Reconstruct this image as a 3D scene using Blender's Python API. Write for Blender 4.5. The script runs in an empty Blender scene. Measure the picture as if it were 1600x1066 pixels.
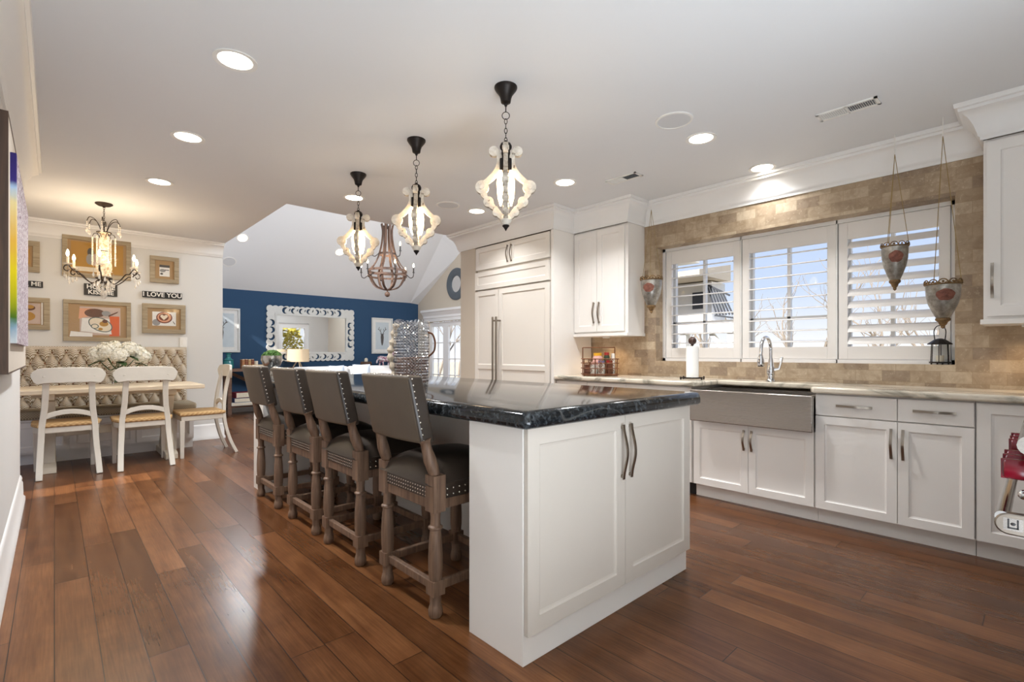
import bpy, bmesh, math, random
from mathutils import Vector, Matrix
random.seed(7)
S = bpy.context.scene
COL = S.collection
PI = math.pi
H = 2.56                                    # flat ceiling height

# ------------------------------------------------------------------ camera, sky, exposure
cam_d = bpy.data.cameras.new('camera')
cam = bpy.data.objects.new('camera', cam_d); COL.objects.link(cam)
cam.location = (0, 0, 1.12)
cam.rotation_euler = (PI/2, 0, -math.atan2(715.0, 770.4))
cam_d.sensor_width = 36.0
cam_d.lens = 36.0*770.4/1600.0
cam_d.shift_y = 19.0/1600.0
cam_d.clip_start = 0.02
S.camera = cam

world = bpy.data.worlds.new('world'); S.world = world
world.use_nodes = True
wn, wl = world.node_tree.nodes, world.node_tree.links
wn.clear()
w_out = wn.new('ShaderNodeOutputWorld'); w_bg = wn.new('ShaderNodeBackground')
w_tc = wn.new('ShaderNodeTexCoord'); w_sep = wn.new('ShaderNodeSeparateXYZ'); w_ramp = wn.new('ShaderNodeValToRGB')
w_ramp.color_ramp.elements[0].position = 0.0; w_ramp.color_ramp.elements[0].color = (0.86, 0.85, 0.84, 1)
w_ramp.color_ramp.elements[1].position = 0.45; w_ramp.color_ramp.elements[1].color = (0.38, 0.50, 0.80, 1)
e = w_ramp.color_ramp.elements.new(0.12); e.color = (0.52, 0.62, 0.82, 1)
wl.new(w_tc.outputs['Generated'], w_sep.inputs[0]); wl.new(w_sep.outputs['Z'], w_ramp.inputs[0])
wl.new(w_ramp.outputs[0], w_bg.inputs['Color']); w_bg.inputs['Strength'].default_value = 1.0
wl.new(w_bg.outputs[0], w_out.inputs['Surface'])

S.view_settings.view_transform = 'Standard'
S.view_settings.look = 'None'
S.view_settings.exposure = 0.34
S.view_settings.gamma = 1.0
S.view_settings.use_curve_mapping = False

def lamp(name, kind, loc, power, color=(1, 1, 1), size=0.1, parent=None, rot=(0, 0, 0), spot=None, size_y=None):
    d = bpy.data.lights.new(name, kind); d.energy = power; d.color = color
    if kind == 'AREA':
        d.size = size
        if size_y: d.shape = 'RECTANGLE'; d.size_y = size_y
        else: d.shape = 'DISK'
    elif kind in ('POINT', 'SPOT'):
        d.shadow_soft_size = size
        if kind == 'SPOT' and spot: d.spot_size, d.spot_blend = spot
    o = bpy.data.objects.new(name, d); COL.objects.link(o)
    o.location = loc; o.rotation_euler = rot
    if parent: o.parent = parent
    return o

# added fill lamp on the floor behind the camera, brightens the ceiling
lamp('rear_floor_fill', 'AREA', (0.72, -1.2, 0.06), 110, (0.80, 0.90, 1.0), 1.6, rot=(PI, 0, 0), size_y=2.2)
# added fill lamp under the vault, stands in for an assumed skylight
lamp('vault_fill', 'AREA', (4.1, 5.9, 3.25), 100, (0.82, 0.91, 1.0), 2.6, rot=(math.radians(38), 0, 0), size_y=1.0)

# low winter sun: reaches only the garden side of the house
sun_d = bpy.data.lights.new('sun', 'SUN'); sun_d.energy = 6.5; sun_d.angle = 0.01; sun_d.color = (1, 0.97, 0.93)
sun = bpy.data.objects.new('sun', sun_d); COL.objects.link(sun)
sun.rotation_euler = Vector((0.78, 0.12, -0.6)).to_track_quat('-Z', 'Y').to_euler()

# ------------------------------------------------------------------ materials
def lin(c):
    if isinstance(c, str):
        c = c.lstrip('#'); c = [int(c[i:i+2], 16)/255.0 for i in (0, 2, 4)]
        c = [(v/12.92 if v <= 0.04045 else ((v+0.055)/1.055)**2.4) for v in c]
    return (c[0], c[1], c[2], 1.0)

class NT:
    def __init__(s, name):
        s.m = bpy.data.materials.new(name); s.m.use_nodes = True
        s.t = s.m.node_tree; s.n = s.t.nodes; s.l = s.t.links
        s.n.clear()
        s.out = s.n.new('ShaderNodeOutputMaterial')
        s.p = s.n.new('ShaderNodeBsdfPrincipled')
        s.l.new(s.p.outputs[0], s.out.inputs['Surface'])
    def add(s, kind, **kw):
        nd = s.n.new(kind)
        for k, v in kw.items():
            if hasattr(nd, k): setattr(nd, k, v)
            else: nd.inputs[k].default_value = v
        return nd
    def link(s, a, b): s.l.new(a, b)
    def coords(s, kind='Object', scale=(1, 1, 1), rot=(0, 0, 0)):
        tc = s.n.new('ShaderNodeTexCoord'); mp = s.n.new('ShaderNodeMapping')
        mp.inputs['Scale'].default_value = scale; mp.inputs['Rotation'].default_value = rot
        s.l.new(tc.outputs[kind], mp.inputs['Vector'])
        return mp.outputs['Vector']
    def noise(s, vec, scale, detail=4, rough=0.55, dist=0.0):
        nd = s.n.new('ShaderNodeTexNoise')
        nd.inputs['Scale'].default_value = scale; nd.inputs['Detail'].default_value = detail
        nd.inputs['Roughness'].default_value = rough; nd.inputs['Distortion'].default_value = dist
        if vec is not None: s.l.new(vec, nd.inputs['Vector'])
        return nd.outputs['Fac']
    def ramp(s, fac, stops):
        nd = s.n.new('ShaderNodeValToRGB')
        el = nd.color_ramp.elements
        el[0].position, el[0].color = stops[0][0], lin(stops[0][1])
        el[1].position, el[1].color = stops[-1][0], lin(stops[-1][1])
        for p, c in stops[1:-1]:
            x = el.new(p); x.color = lin(c)
        s.l.new(fac, nd.inputs[0])
        return nd.outputs[0]
    def mix(s, fac, a, b, mode='MIX'):
        nd = s.n.new('ShaderNodeMix'); nd.data_type = 'RGBA'; nd.blend_type = mode
        for sock, v in ((nd.inputs[0], fac), (nd.inputs[6], a), (nd.inputs[7], b)):
            if hasattr(v, 'is_linked'): s.l.new(v, sock)
            elif sock == nd.inputs[0]: sock.default_value = v
            else: sock.default_value = lin(v)
        return nd.outputs[2]
    def math(s, op, a, b=None):
        nd = s.n.new('ShaderNodeMath'); nd.operation = op
        for sock, v in ((nd.inputs[0], a), (nd.inputs[1], b)):
            if v is None: continue
            if hasattr(v, 'is_linked'): s.l.new(v, sock)
            else: sock.default_value = v
        return nd.outputs[0]
    def bump(s, height, strength=0.2, dist=0.01):
        nd = s.n.new('ShaderNodeBump'); nd.inputs['Strength'].default_value = strength; nd.inputs['Distance'].default_value = dist
        s.l.new(height, nd.inputs['Height']); s.l.new(nd.outputs[0], s.p.inputs['Normal'])
    def color(s, v):
        if hasattr(v, 'is_linked'): s.l.new(v, s.p.inputs['Base Color'])
        else: s.p.inputs['Base Color'].default_value = lin(v)
    def set(s, **kw):
        for k, v in kw.items():
            k = {'rough': 'Roughness', 'metal': 'Metallic', 'spec': 'Specular IOR Level', 'trans': 'Transmission Weight', 'ior': 'IOR',
                 'coat': 'Coat Weight', 'coat_rough': 'Coat Roughness', 'sheen': 'Sheen Weight', 'alpha': 'Alpha'}[k]
            if hasattr(v, 'is_linked'): s.l.new(v, s.p.inputs[k])
            else: s.p.inputs[k].default_value = v
        return s.m

def paint(name, col, rough=0.5, var=0.03, scale=6.0, metal=0.0, bump=0.0, bscale=60):
    t = NT(name); v = t.coords('Object')
    f = t.noise(v, scale, 3)
    c = lin(col); d = tuple(max(0, x*(1-var*4)) for x in c[:3])
    t.color(t.mix(f, d, c[:3]))
    if bump: t.bump(t.noise(v, bscale, 3), bump, 0.004)
    return t.set(rough=rough, metal=metal)

def wood(name, c1, c2, rough=0.45, axis='Z', scale=1.0, bump=0.1):
    t = NT(name)
    st = {'X': (2, 30, 30), 'Y': (30, 2, 30), 'Z': (30, 30, 2)}[axis]
    v = t.coords('Object', tuple(a*scale for a in st))
    f = t.noise(v, 1.5, 5, 0.6, 1.2)
    t.color(t.ramp(f, [(0.3, c1), (0.7, c2)]))
    t.bump(f, bump, 0.004)
    return t.set(rough=rough)

def emit(name, col, strength):
    t = NT(name); t.n.remove(t.p)
    em = t.n.new('ShaderNodeEmission'); em.inputs[0].default_value = lin(col); em.inputs[1].default_value = strength
    t.l.new(em.outputs[0], t.out.inputs['Surface']); return t.m

def glass(name, tint=(1, 1, 1), gloss=0.10, rough=0.02):
    t = NT(name); t.n.remove(t.p)
    tr = t.n.new('ShaderNodeBsdfTransparent'); tr.inputs[0].default_value = lin(tint)
    gl = t.n.new('ShaderNodeBsdfGlossy'); gl.inputs['Roughness'].default_value = rough
    mx = t.n.new('ShaderNodeMixShader'); mx.inputs[0].default_value = gloss
    t.l.new(tr.outputs[0], mx.inputs[1]); t.l.new(gl.outputs[0], mx.inputs[2]); t.l.new(mx.outputs[0], t.out.inputs['Surface'])
    return t.m

def m_floor():
    t = NT('hardwood_planks')
    tc = t.n.new('ShaderNodeTexCoord'); sp = t.n.new('ShaderNodeSeparateXYZ'); t.link(tc.outputs['Object'], sp.inputs[0])
    wnz = t.n.new('ShaderNodeTexWhiteNoise'); wnz.noise_dimensions = '1D'
    t.link(t.math('FLOOR', t.math('DIVIDE', sp.outputs['X'], 0.127)), wnz.inputs['W'])
    cb = t.n.new('ShaderNodeCombineXYZ'); t.link(t.math('ADD', sp.outputs['Y'], t.math('MULTIPLY', wnz.outputs['Value'], 9.0)), cb.inputs['X']); t.link(sp.outputs['X'], cb.inputs['Y'])
    br = t.add('ShaderNodeTexBrick')
    t.link(cb.outputs[0], br.inputs['Vector'])
    br.offset = 0.0; br.squash = 1.0
    br.inputs['Color1'].default_value = (0, 0, 0, 1); br.inputs['Color2'].default_value = (1, 1, 1, 1); br.inputs['Mortar'].default_value = (0.5, 0.5, 0.5, 1)
    br.inputs['Scale'].default_value = 1.0; br.inputs['Mortar Size'].default_value = 0.0016; br.inputs['Mortar Smooth'].default_value = 0.1
    br.inputs['Brick Width'].default_value = 1.7; br.inputs['Row Height'].default_value = 0.127; br.inputs['Bias'].default_value = 0.0
    tone = br.outputs['Color']
    v2 = t.coords('Object', (16, 1.6, 1))
    off = t.n.new('ShaderNodeVectorMath'); off.operation = 'MULTIPLY_ADD'
    t.link(tone, off.inputs[0]); off.inputs[1].default_value = (7, 13, 5); t.link(v2, off.inputs[2])
    g1 = t.noise(off.outputs[0], 1.1, 5, 0.58, 0.5)
    v3 = t.coords('Object', (160, 5, 1))
    g2 = t.noise(v3, 1.0, 3, 0.5)
    v4 = t.coords('Object', (1, 1, 1))
    g3 = t.noise(v4, 4.5, 4, 0.6)
    base = t.ramp(tone, [(0.0, '#6f492c'), (0.5, '#7f5535'), (1.0, '#966742')])
    grain = t.ramp(g1, [(0.3, '#bcaa9c'), (0.5, '#e2dad2'), (0.7, '#ffffff')])
    c = t.mix(0.85, base, grain, 'MULTIPLY')
    c = t.mix(0.55, c, t.ramp(g2, [(0.3, '#a89888'), (0.7, '#ffffff')]), 'MULTIPLY')
    c = t.mix(0.6, c, t.ramp(g3, [(0.25, '#a89686'), (0.5, '#dcd2c8'), (0.75, '#ffffff')]), 'MULTIPLY')
    c = t.mix(br.outputs['Fac'], c, '#1e120b')
    t.color(c)
    t.bump(t.math('SUBTRACT', 1.0, br.outputs['Fac']), 0.15, 0.002)
    r = t.math('ADD', t.math('MULTIPLY', tone, 0.06), 0.25)
    return t.set(rough=r, spec=0.30)

def m_tile():
    t = NT('travertine_tile')
    tc = t.n.new('ShaderNodeTexCoord'); sp = t.n.new('ShaderNodeSeparateXYZ'); cb = t.n.new('ShaderNodeCombineXYZ')
    t.link(tc.outputs['Object'], sp.inputs[0])
    t.link(t.math('SUBTRACT', sp.outputs['X'], sp.outputs['Y']), cb.inputs['X']); t.link(sp.outputs['Z'], cb.inputs['Y'])
    br = t.add('ShaderNodeTexBrick'); t.link(cb.outputs[0], br.inputs['Vector'])
    br.offset = 0.5
    br.inputs['Color1'].default_value = (0, 0, 0, 1); br.inputs['Color2'].default_value = (1, 1, 1, 1)
    br.inputs['Scale'].default_value = 1.0; br.inputs['Mortar Size'].default_value = 0.0014; br.inputs['Mortar Smooth'].default_value = 0.3
    br.inputs['Brick Width'].default_value = 0.154; br.inputs['Row Height'].default_value = 0.077
    tone = br.outputs['Color']
    base = t.ramp(tone, [(0.0, '#968370'), (0.35, '#ab967c'), (0.7, '#b7a38a'), (1.0, '#c3b198')])
    n1 = t.noise(tc.outputs['Object'], 16, 5, 0.65, 0.6)
    c = t.mix(0.5, base, t.ramp(n1, [(0.3, '#b8a896'), (0.6, '#ffffff')]), 'MULTIPLY')
    n2 = t.noise(tc.outputs['Object'], 55, 3, 0.6, 0.4)
    fos = t.ramp(n2, [(0.60, '#000000'), (0.68, '#ffffff')])
    c = t.mix(t.math('MULTIPLY', fos, 0.35), c, '#d8c6ab')
    c = t.mix(br.outputs['Fac'], c, '#a08a6e')
    t.color(c)
    t.bump(t.math('SUBTRACT', t.math('MULTIPLY', n2, 0.2), br.outputs['Fac']), 0.3, 0.003)
    return t.set(rough=0.5, spec=0.35)

def m_granite():
    t = NT('black_granite')
    v = t.coords('Object')
    n1 = t.noise(v, 45, 5, 0.7, 0.5)
    c = t.ramp(n1, [(0.38, '#0d0f11'), (0.52, '#24282b'), (0.64, '#51575b'), (0.78, '#8a9094')])
    n3 = t.noise(v, 6, 3, 0.6, 0.5)
    c = t.mix(t.math('MULTIPLY', n3, 0.6), c, '#15181b')
    v2 = t.coords('Object', (1.0, 0.6, 1.0), (0.3, 0.2, 0.8))
    n2 = t.noise(v2, 1.6, 3, 0.5, 1.5)
    vein = t.ramp(t.math('ABSOLUTE', t.math('SUBTRACT', n2, 0.5)), [(0.0, '#ffffff'), (0.006, '#000000')])
    c = t.mix(t.math('MULTIPLY', vein, 0.28), c, '#8d8a84')
    t.color(c)
    return t.set(rough=0.09, spec=0.5)

def m_counter():
    t = NT('cream_marble')
    v = t.coords('Object', (1.0, 0.35, 1.0), (0, 0, 0.35))
    n = t.noise(v, 3.2, 6, 0.62, 2.2)
    c = t.ramp(n, [(0.30, '#5a564e'), (0.40, '#9a9384'), (0.48, '#d2c7b4'), (0.62, '#ddd3c2'), (0.75, '#b9a88f')])
    t.color(c)
    return t.set(rough=0.16)

def m_steel(name='brushed_steel', col='#aba59f', rough=0.27):
    t = NT(name)
    v = t.coords('Object', (1.5, 1.5, 500))
    f = t.noise(v, 1.0, 2)
    t.color(t.mix(f, tuple(x*0.94 for x in lin(col)[:3]), col))
    return t.set(rough=t.math('ADD', t.math('MULTIPLY', f, 0.04), rough-0.02), metal=1.0)

def m_lattice(name, ca, cb, k, thr=0.35, rough=0.85):
    t = NT(name)
    tc = t.n.new('ShaderNodeTexCoord'); sp = t.n.new('ShaderNodeSeparateXYZ'); t.link(tc.outputs['Object'], sp.inputs[0])
    zz = t.math('ADD', sp.outputs['Z'], sp.outputs['Y'])
    a = t.math('SINE', t.math('MULTIPLY', t.math('ADD', sp.outputs['X'], zz), k))
    b = t.math('SINE', t.math('MULTIPLY', t.math('SUBTRACT', sp.outputs['X'], zz), k))
    f = t.math('MULTIPLY', t.math('ABSOLUTE', a), t.math('ABSOLUTE', b))
    t.color(t.mix(t.ramp(f, [(thr, '#000000'), (thr+0.25, '#ffffff')]), ca, cb))
    return t.set(rough=rough)

def m_weave(name, c1, c2, k=300):
    t = NT(name)
    tc = t.n.new('ShaderNodeTexCoord'); sp = t.n.new('ShaderNodeSeparateXYZ'); t.link(tc.outputs['Object'], sp.inputs[0])
    a = t.math('SINE', t.math('MULTIPLY', sp.outputs['X'], k)); b = t.math('SINE', t.math('MULTIPLY', t.math('ADD', sp.outputs['Y'], sp.outputs['Z']), k))
    f = t.math('MULTIPLY', a, b)
    n = t.noise(tc.outputs['Object'], 20, 3)
    c = t.mix(t.math('ADD', t.math('MULTIPLY', f, 0.4), 0.5), c1, c2)
    t.color(t.mix(t.math('MULTIPLY', n, 0.4), c, c1))
    t.bump(f, 0.25, 0.002)
    return t.set(rough=0.9)

def m_speckle(name, base, stops, scale=70, rough=0.6, metal=0.0, thr=0.5):
    t = NT(name); v = t.coords('Object')
    t.color(t.ramp(t.noise(v, scale, 4, 0.7), stops))
    t.bump(t.noise(v, scale, 3), 0.3, 0.003)
    return t.set(rough=rough, metal=metal)

def m_crystal():
    t = NT('crystal_glass')
    tr = t.n.new('ShaderNodeBsdfTransparent'); tr.inputs[0].default_value = (0.95, 0.95, 0.95, 1)
    t.p.inputs['Base Color'].default_value = lin('#f1e9dc'); t.p.inputs['Roughness'].default_value = 0.08; t.p.inputs['Specular IOR Level'].default_value = 0.9
    mx = t.n.new('ShaderNodeMixShader'); mx.inputs[0].default_value = 0.5
    t.l.new(tr.outputs[0], mx.inputs[1]); t.l.new(t.p.outputs[0], mx.inputs[2]); t.l.new(mx.outputs[0], t.out.inputs['Surface'])
    return t.m
M = {}
M['white'] = paint('white_cabinet_paint', '#efeae4', 0.38, 0.006)
M['white_trim'] = paint('white_trim_paint', '#f0eeeb', 0.4, 0.006)
M['white_warm'] = paint('warm_white_cabinet_paint', '#e9e2d8', 0.4, 0.006)
M['ceiling'] = paint('ceiling_paint', '#e6e6e6', 0.85, 0.004, 2.0)
M['wall'] = paint('wall_paint', '#dcdad6', 0.75, 0.006, 3.0)
M['beige'] = paint('beige_wall_paint', '#cbbfae', 0.8, 0.01, 3.0)
M['blue'] = m_weave('blue_grasscloth', '#25425f', '#335373', 420)
M['floor'] = m_floor(); M['tile'] = m_tile(); M['granite'] = m_granite(); M['counter'] = m_counter()
M['steel'] = m_steel(); M['nickel'] = m_steel('satin_nickel', '#988e83', 0.30)
M['chrome'] = paint('chrome', '#d8d8da', 0.10, 0.01, 5, 1.0)
M['bronze'] = paint('dark_bronze', '#2b2522', 0.45, 0.05, 30, 0.6)
M['iron'] = paint('wrought_iron', '#3a2f27', 0.5, 0.05, 30, 0.7)
M['stool_wood'] = wood('weathered_oak', '#5c4536', '#8a6d57', 0.55, 'Z')
M['leather'] = paint('taupe_leather', '#625648', 0.45, 0.06, 9, 0, 0.12, 140)
M['leather_dark'] = paint('dark_leather', '#41372f', 0.35, 0.05, 9, 0, 0.12, 140)
M['nail'] = paint('nailhead_metal', '#e8e2d6', 0.22, 0.02, 30, 1.0)
M['chair_paint'] = paint('antique_white_paint', '#d9d2c5', 0.5, 0.03, 14)
M['chair_cream'] = paint('cream_chair_paint', '#e0d5c0', 0.5, 0.03, 14)
M['rush'] = m_weave('woven_rush', '#a8814f', '#dcbb8a', 150)
M['tuft'] = m_lattice('tufted_print_fabric', '#8a7450', '#ebe1d2', 150, 0.27)
M['seat_fabric'] = m_lattice('cushion_print_fabric', '#8d7f68', '#b8a78c', 150, 0.25)
M['table_wood'] = wood('pale_washed_wood', '#d3c0a4', '#ead9be', 0.5, 'X')
M['frame_wood'] = wood('reclaimed_grey_wood', '#8f7f66', '#b8a88c', 0.7, 'X')
M['burlap'] = m_weave('burlap_mat', '#9a7b55', '#bd9d73', 500)
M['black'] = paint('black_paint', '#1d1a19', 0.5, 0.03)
M['letter'] = paint('white_lettering', '#f2efe8', 0.6, 0.01)
M['plastic_white'] = paint('white_plastic', '#efece6', 0.4, 0.004)
M['distress'] = m_speckle('distressed_white_wood', None, [(0.30, '#6b5a4a'), (0.37, '#cdc2b2'), (0.75, '#ece5d9')], 38, 0.6)
M['distress_edge'] = m_speckle('distressed_wood_edge', None, [(0.33, '#6a5a4b'), (0.45, '#b3a593'), (0.7, '#e2d9cb')], 30, 0.65)
M['barrel'] = wood('rusty_barrel_wood', '#33241b', '#684a38', 0.7, 'Z')
M['mirror'] = paint('mirror_glass', '#f2f4f4', 0.02, 0.0, 1, 1.0)
M['ornate'] = paint('ornate_white_paint', '#d9d8d2', 0.5, 0.03, 20)
M['glass'] = glass('clear_glass', (0.97, 0.98, 0.98), 0.035)
M['window_glass'] = glass('window_glass', (0.98, 0.99, 0.99), 0.01)
M['picture_glass'] = glass('picture_glass', (0.99, 0.99, 0.99), 0.03, 0.05)
M['crystal'] = m_crystal()
M['leaf'] = paint('leaf_green', '#3f5a2a', 0.6, 0.12, 25)
M['moss'] = m_speckle('moss_green', None, [(0.3, '#1c340d'), (0.7, '#517830')], 60, 0.9)
M['petal'] = m_speckle('white_hydrangea_petals', None, [(0.3, '#e3dcc2'), (0.6, '#f8f5ea')], 40, 0.7)
M['linen_shade'] = paint('linen_lampshade', '#d9c1a0', 0.8, 0.02, 40)
M['console_wood'] = wood('brown_console_wood', '#5a4032', '#86644e', 0.55, 'X')
M['sofa'] = paint('white_slipcover', '#dcd9d6', 0.9, 0.02, 10)
M['pillow_blue'] = paint('pale_blue_pillow', '#c6cfdc', 0.9, 0.05, 25)
M['red'] = paint('red_knob_enamel', '#6f0d1e', 0.25, 0.03)
M['tin'] = m_speckle('galvanised_tin', None, [(0.3, '#6b655d'), (0.5, '#98938b'), (0.7, '#c2beb7')], 12, 0.38, 0.75)
M['rust'] = m_speckle('rusty_brass', None, [(0.3, '#523d29'), (0.7, '#947448')], 50, 0.6, 0.4)
M['brass'] = paint('aged_brass', '#a58b5a', 0.4, 0.05, 40, 0.8)
M['copper'] = paint('copper_wire', '#7a4f36', 0.4, 0.05, 40, 0.7)
M['paper'] = paint('paper_towel', '#f4f2ee', 0.95, 0.004, 30)
M['dark_wood'] = wood('dark_turned_wood', '#2e1c14', '#54362a', 0.35, 'Z')
M['silver'] = paint('hammered_silver', '#c9c4bd', 0.22, 0.05, 60, 1.0, 0.3, 60)
M['bulb'] = emit('warm_bulb', '#ffd9a0', 14.0)
M['flame'] = emit('candle_bulb_glow', '#ffdfae', 22.0)
M['can'] = emit('downlight_lens', '#fff3e0', 9.0)
M['bark'] = paint('grey_bark', '#a89a8a', 0.9, 0.1, 12)
M['ground'] = m_speckle('winter_ground', None, [(0.3, '#b0a486'), (0.7, '#d6ccb4')], 3, 0.95)
M['yellow_leaf'] = m_speckle('yellow_leaves', None, [(0.3, '#b8a530'), (0.7, '#f2e26a')], 14, 0.8)
M['ext_white'] = paint('white_exterior_paint', '#efece6', 0.6, 0.02)
M['ext_tan'] = paint('tan_soffit', '#cfc0aa', 0.7, 0.03)
M['ext_dark'] = paint('dark_shutter', '#4b4d52', 0.6, 0.05)
M['beans'] = m_speckle('brown_filler_beans', None, [(0.3, '#3a241b'), (0.5, '#6e4a3a'), (0.7, '#a88672')], 90, 0.7)
M['teal'] = paint('teal_glazed_glass', '#2f7f80', 0.2, 0.08, 20)
M['canvas_white'] = paint('whitewashed_board', '#d8cdbf', 0.7, 0.04, 20)
M['dark_frame'] = wood('dark_brown_frame', '#3a281c', '#5c4231', 0.5, 'Z')

# ------------------------------------------------------------------ mesh builder
class MB:
    def __init__(s): s.bm = bmesh.new(); s.mi = 0; s.M = None
    def v(s, p):
        p = Vector(p)
        return s.bm.verts.new(s.M @ p if s.M else p)
    def f(s, vs):
        try: fc = s.bm.faces.new(vs); fc.material_index = s.mi; return fc
        except ValueError: return None
    def quad(s, *pts): return s.f([s.v(p) for p in pts])
    def box(s, x0, x1, y0, y1, z0, z1):
        a = [s.v((x, y, z)) for z in (z0, z1) for y in (y0, y1) for x in (x0, x1)]
        for q in ((0, 2, 3, 1), (4, 5, 7, 6), (0, 1, 5, 4), (2, 6, 7, 3), (0, 4, 6, 2), (1, 3, 7, 5)): s.f([a[i] for i in q])
        return s
    def rings(s, rs, caps=True, closed=False):
        n = len(rs[0])
        for i in range(len(rs)-1 + (1 if closed else 0)):
            a, b = rs[i], rs[(i+1) % len(rs)]
            for k in range(n): s.f([a[k], a[(k+1) % n], b[(k+1) % n], b[k]])
        if caps and not closed: s.f(rs[0][::-1]); s.f(rs[-1])
        return s
    def lathe(s, prof, n=20, c=(0, 0, 0), caps=True, sx=1.0, sy=1.0):
        rs = []
        for r, z in prof:
            r = max(r, 0.0004)
            rs.append([s.v((c[0]+sx*r*math.cos(2*PI*k/n), c[1]+sy*r*math.sin(2*PI*k/n), c[2]+z)) for k in range(n)])
        return s.rings(rs, caps)
    def tube(s, pts, r, n=8, closed=False, caps=True):
        P = [Vector(p) for p in pts]; N = len(P); rs = []; up = None
        for i in range(N):
            if closed: t = P[(i+1) % N]-P[i-1]
            else: t = P[min(i+1, N-1)]-P[max(i-1, 0)]
            if t.length < 1e-9: t = Vector((0, 0, 1))
            t.normalize()
            if up is None:
                up = Vector((0, 0, 1)) if abs(t.z) < 0.9 else Vector((1, 0, 0))
            a = up - t*up.dot(t)
            if a.length < 1e-6: a = Vector((1, 0, 0)).cross(t)
            a.normalize(); up = a; b = t.cross(a)
            rr = r[i] if isinstance(r, (list, tuple)) else r
            rs.append([s.v(P[i] + a*(rr*math.cos(2*PI*k/n)) + b*(rr*math.sin(2*PI*k/n))) for k in range(n)])
        return s.rings(rs, caps, closed)
    def cyl(s, p0, p1, r, n=12): return s.tube([p0, p1], r, n)
    def sweep(s, pts, prof, up=(0, 0, 1), closed=False, caps=True):
        """prof: list of (a,b), or a function i -> list: a along side (t x up), b along up"""
        P = [Vector(p) for p in pts]; N = len(P); rs = []; U = Vector(up)
        for i in range(N):
            if closed: t = (P[(i+1) % N]-P[i-1])
            else: t = P[min(i+1, N-1)]-P[max(i-1, 0)]
            t.normalize(); side = t.cross(U)
            if side.length < 1e-6: side = Vector((1, 0, 0))
            side.normalize(); u2 = side.cross(t)
            pr = prof(i) if callable(prof) else prof
            rs.append([s.v(P[i] + side*a + u2*b) for a, b in pr])
        return s.rings(rs, caps, closed)
    def mitre(s, path, prof):
        """horizontal moulding: path in plan (x,y,z); prof (out,z) points; out = left of travel"""
        P = [Vector((p[0], p[1], 0)) for p in path]; z = path[0][2]; rs = []
        for i in range(len(P)):
            d0 = (P[i]-P[i-1]).normalized() if i > 0 else None
            d1 = (P[i+1]-P[i]).normalized() if i < len(P)-1 else None
            n0 = Vector((-d0.y, d0.x, 0)) if d0 else None
            n1 = Vector((-d1.y, d1.x, 0)) if d1 else None
            if n0 is None: m = n1
            elif n1 is None: m = n0
            else:
                m = (n0+n1); m = m/max(m.dot(n0), 0.2)
            rs.append([s.v((P[i].x+m.x*a, P[i].y+m.y*a, z+b)) for a, b in prof])
        return s.rings(rs, True)
    def prism(s, poly, y0, y1):
        """polygon in XZ pushed along Y"""
        a = [s.v((x, y0, z)) for x, z in poly]; b = [s.v((x, y1, z)) for x, z in poly]
        n = len(poly)
        s.f(a); s.f(b[::-1])
        for k in range(n): s.f([a[k], b[k], b[(k+1) % n], a[(k+1) % n]])
        return s
    def ball(s, c, r, n=14, m=9, sz=(1, 1, 1)):
        rs = []
        for i in range(m+1):
            th = PI*i/m; rr = max(math.sin(th), 0.002)
            rs.append([s.v((c[0]+sz[0]*r*rr*math.cos(2*PI*k/n), c[1]+sz[1]*r*rr*math.sin(2*PI*k/n), c[2]-sz[2]*r*math.cos(th))) for k in range(n)])
        return s.rings(rs, True)
    def torus(s, c, R, r, axis='Z', n=24, m=8, sz=1.0):
        pts = []
        for k in range(n):
            a = 2*PI*k/n; u, w = R*math.cos(a), R*math.sin(a)*sz
            pts.append({'Z': (c[0]+u, c[1]+w, c[2]), 'Y': (c[0]+u, c[1], c[2]+w), 'X': (c[0], c[1]+u, c[2]+w)}[axis])
        return s.tube(pts, r, m, closed=True)
    def build(s, name, mat, parent=None, loc=(0, 0, 0), rot=(0, 0, 0), bevel=0.0, smooth=35, seg=2):
        bmesh.ops.recalc_face_normals(s.bm, faces=s.bm.faces)
        me = bpy.data.meshes.new(name); s.bm.to_mesh(me); s.bm.free()
        for m in (mat if isinstance(mat, (list, tuple)) else [mat]): me.materials.append(m)
        if smooth:
            me.shade_smooth(); me.set_sharp_from_angle(angle=math.radians(smooth))
        o = bpy.data.objects.new(name, me); COL.objects.link(o)
        o.location = loc; o.rotation_euler = rot
        if parent: o.parent = parent
        if bevel:
            b = o.modifiers.new('bevel', 'BEVEL'); b.width = bevel; b.segments = seg; b.limit_method = 'ANGLE'; b.angle_limit = math.radians(40)
        return o

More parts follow.
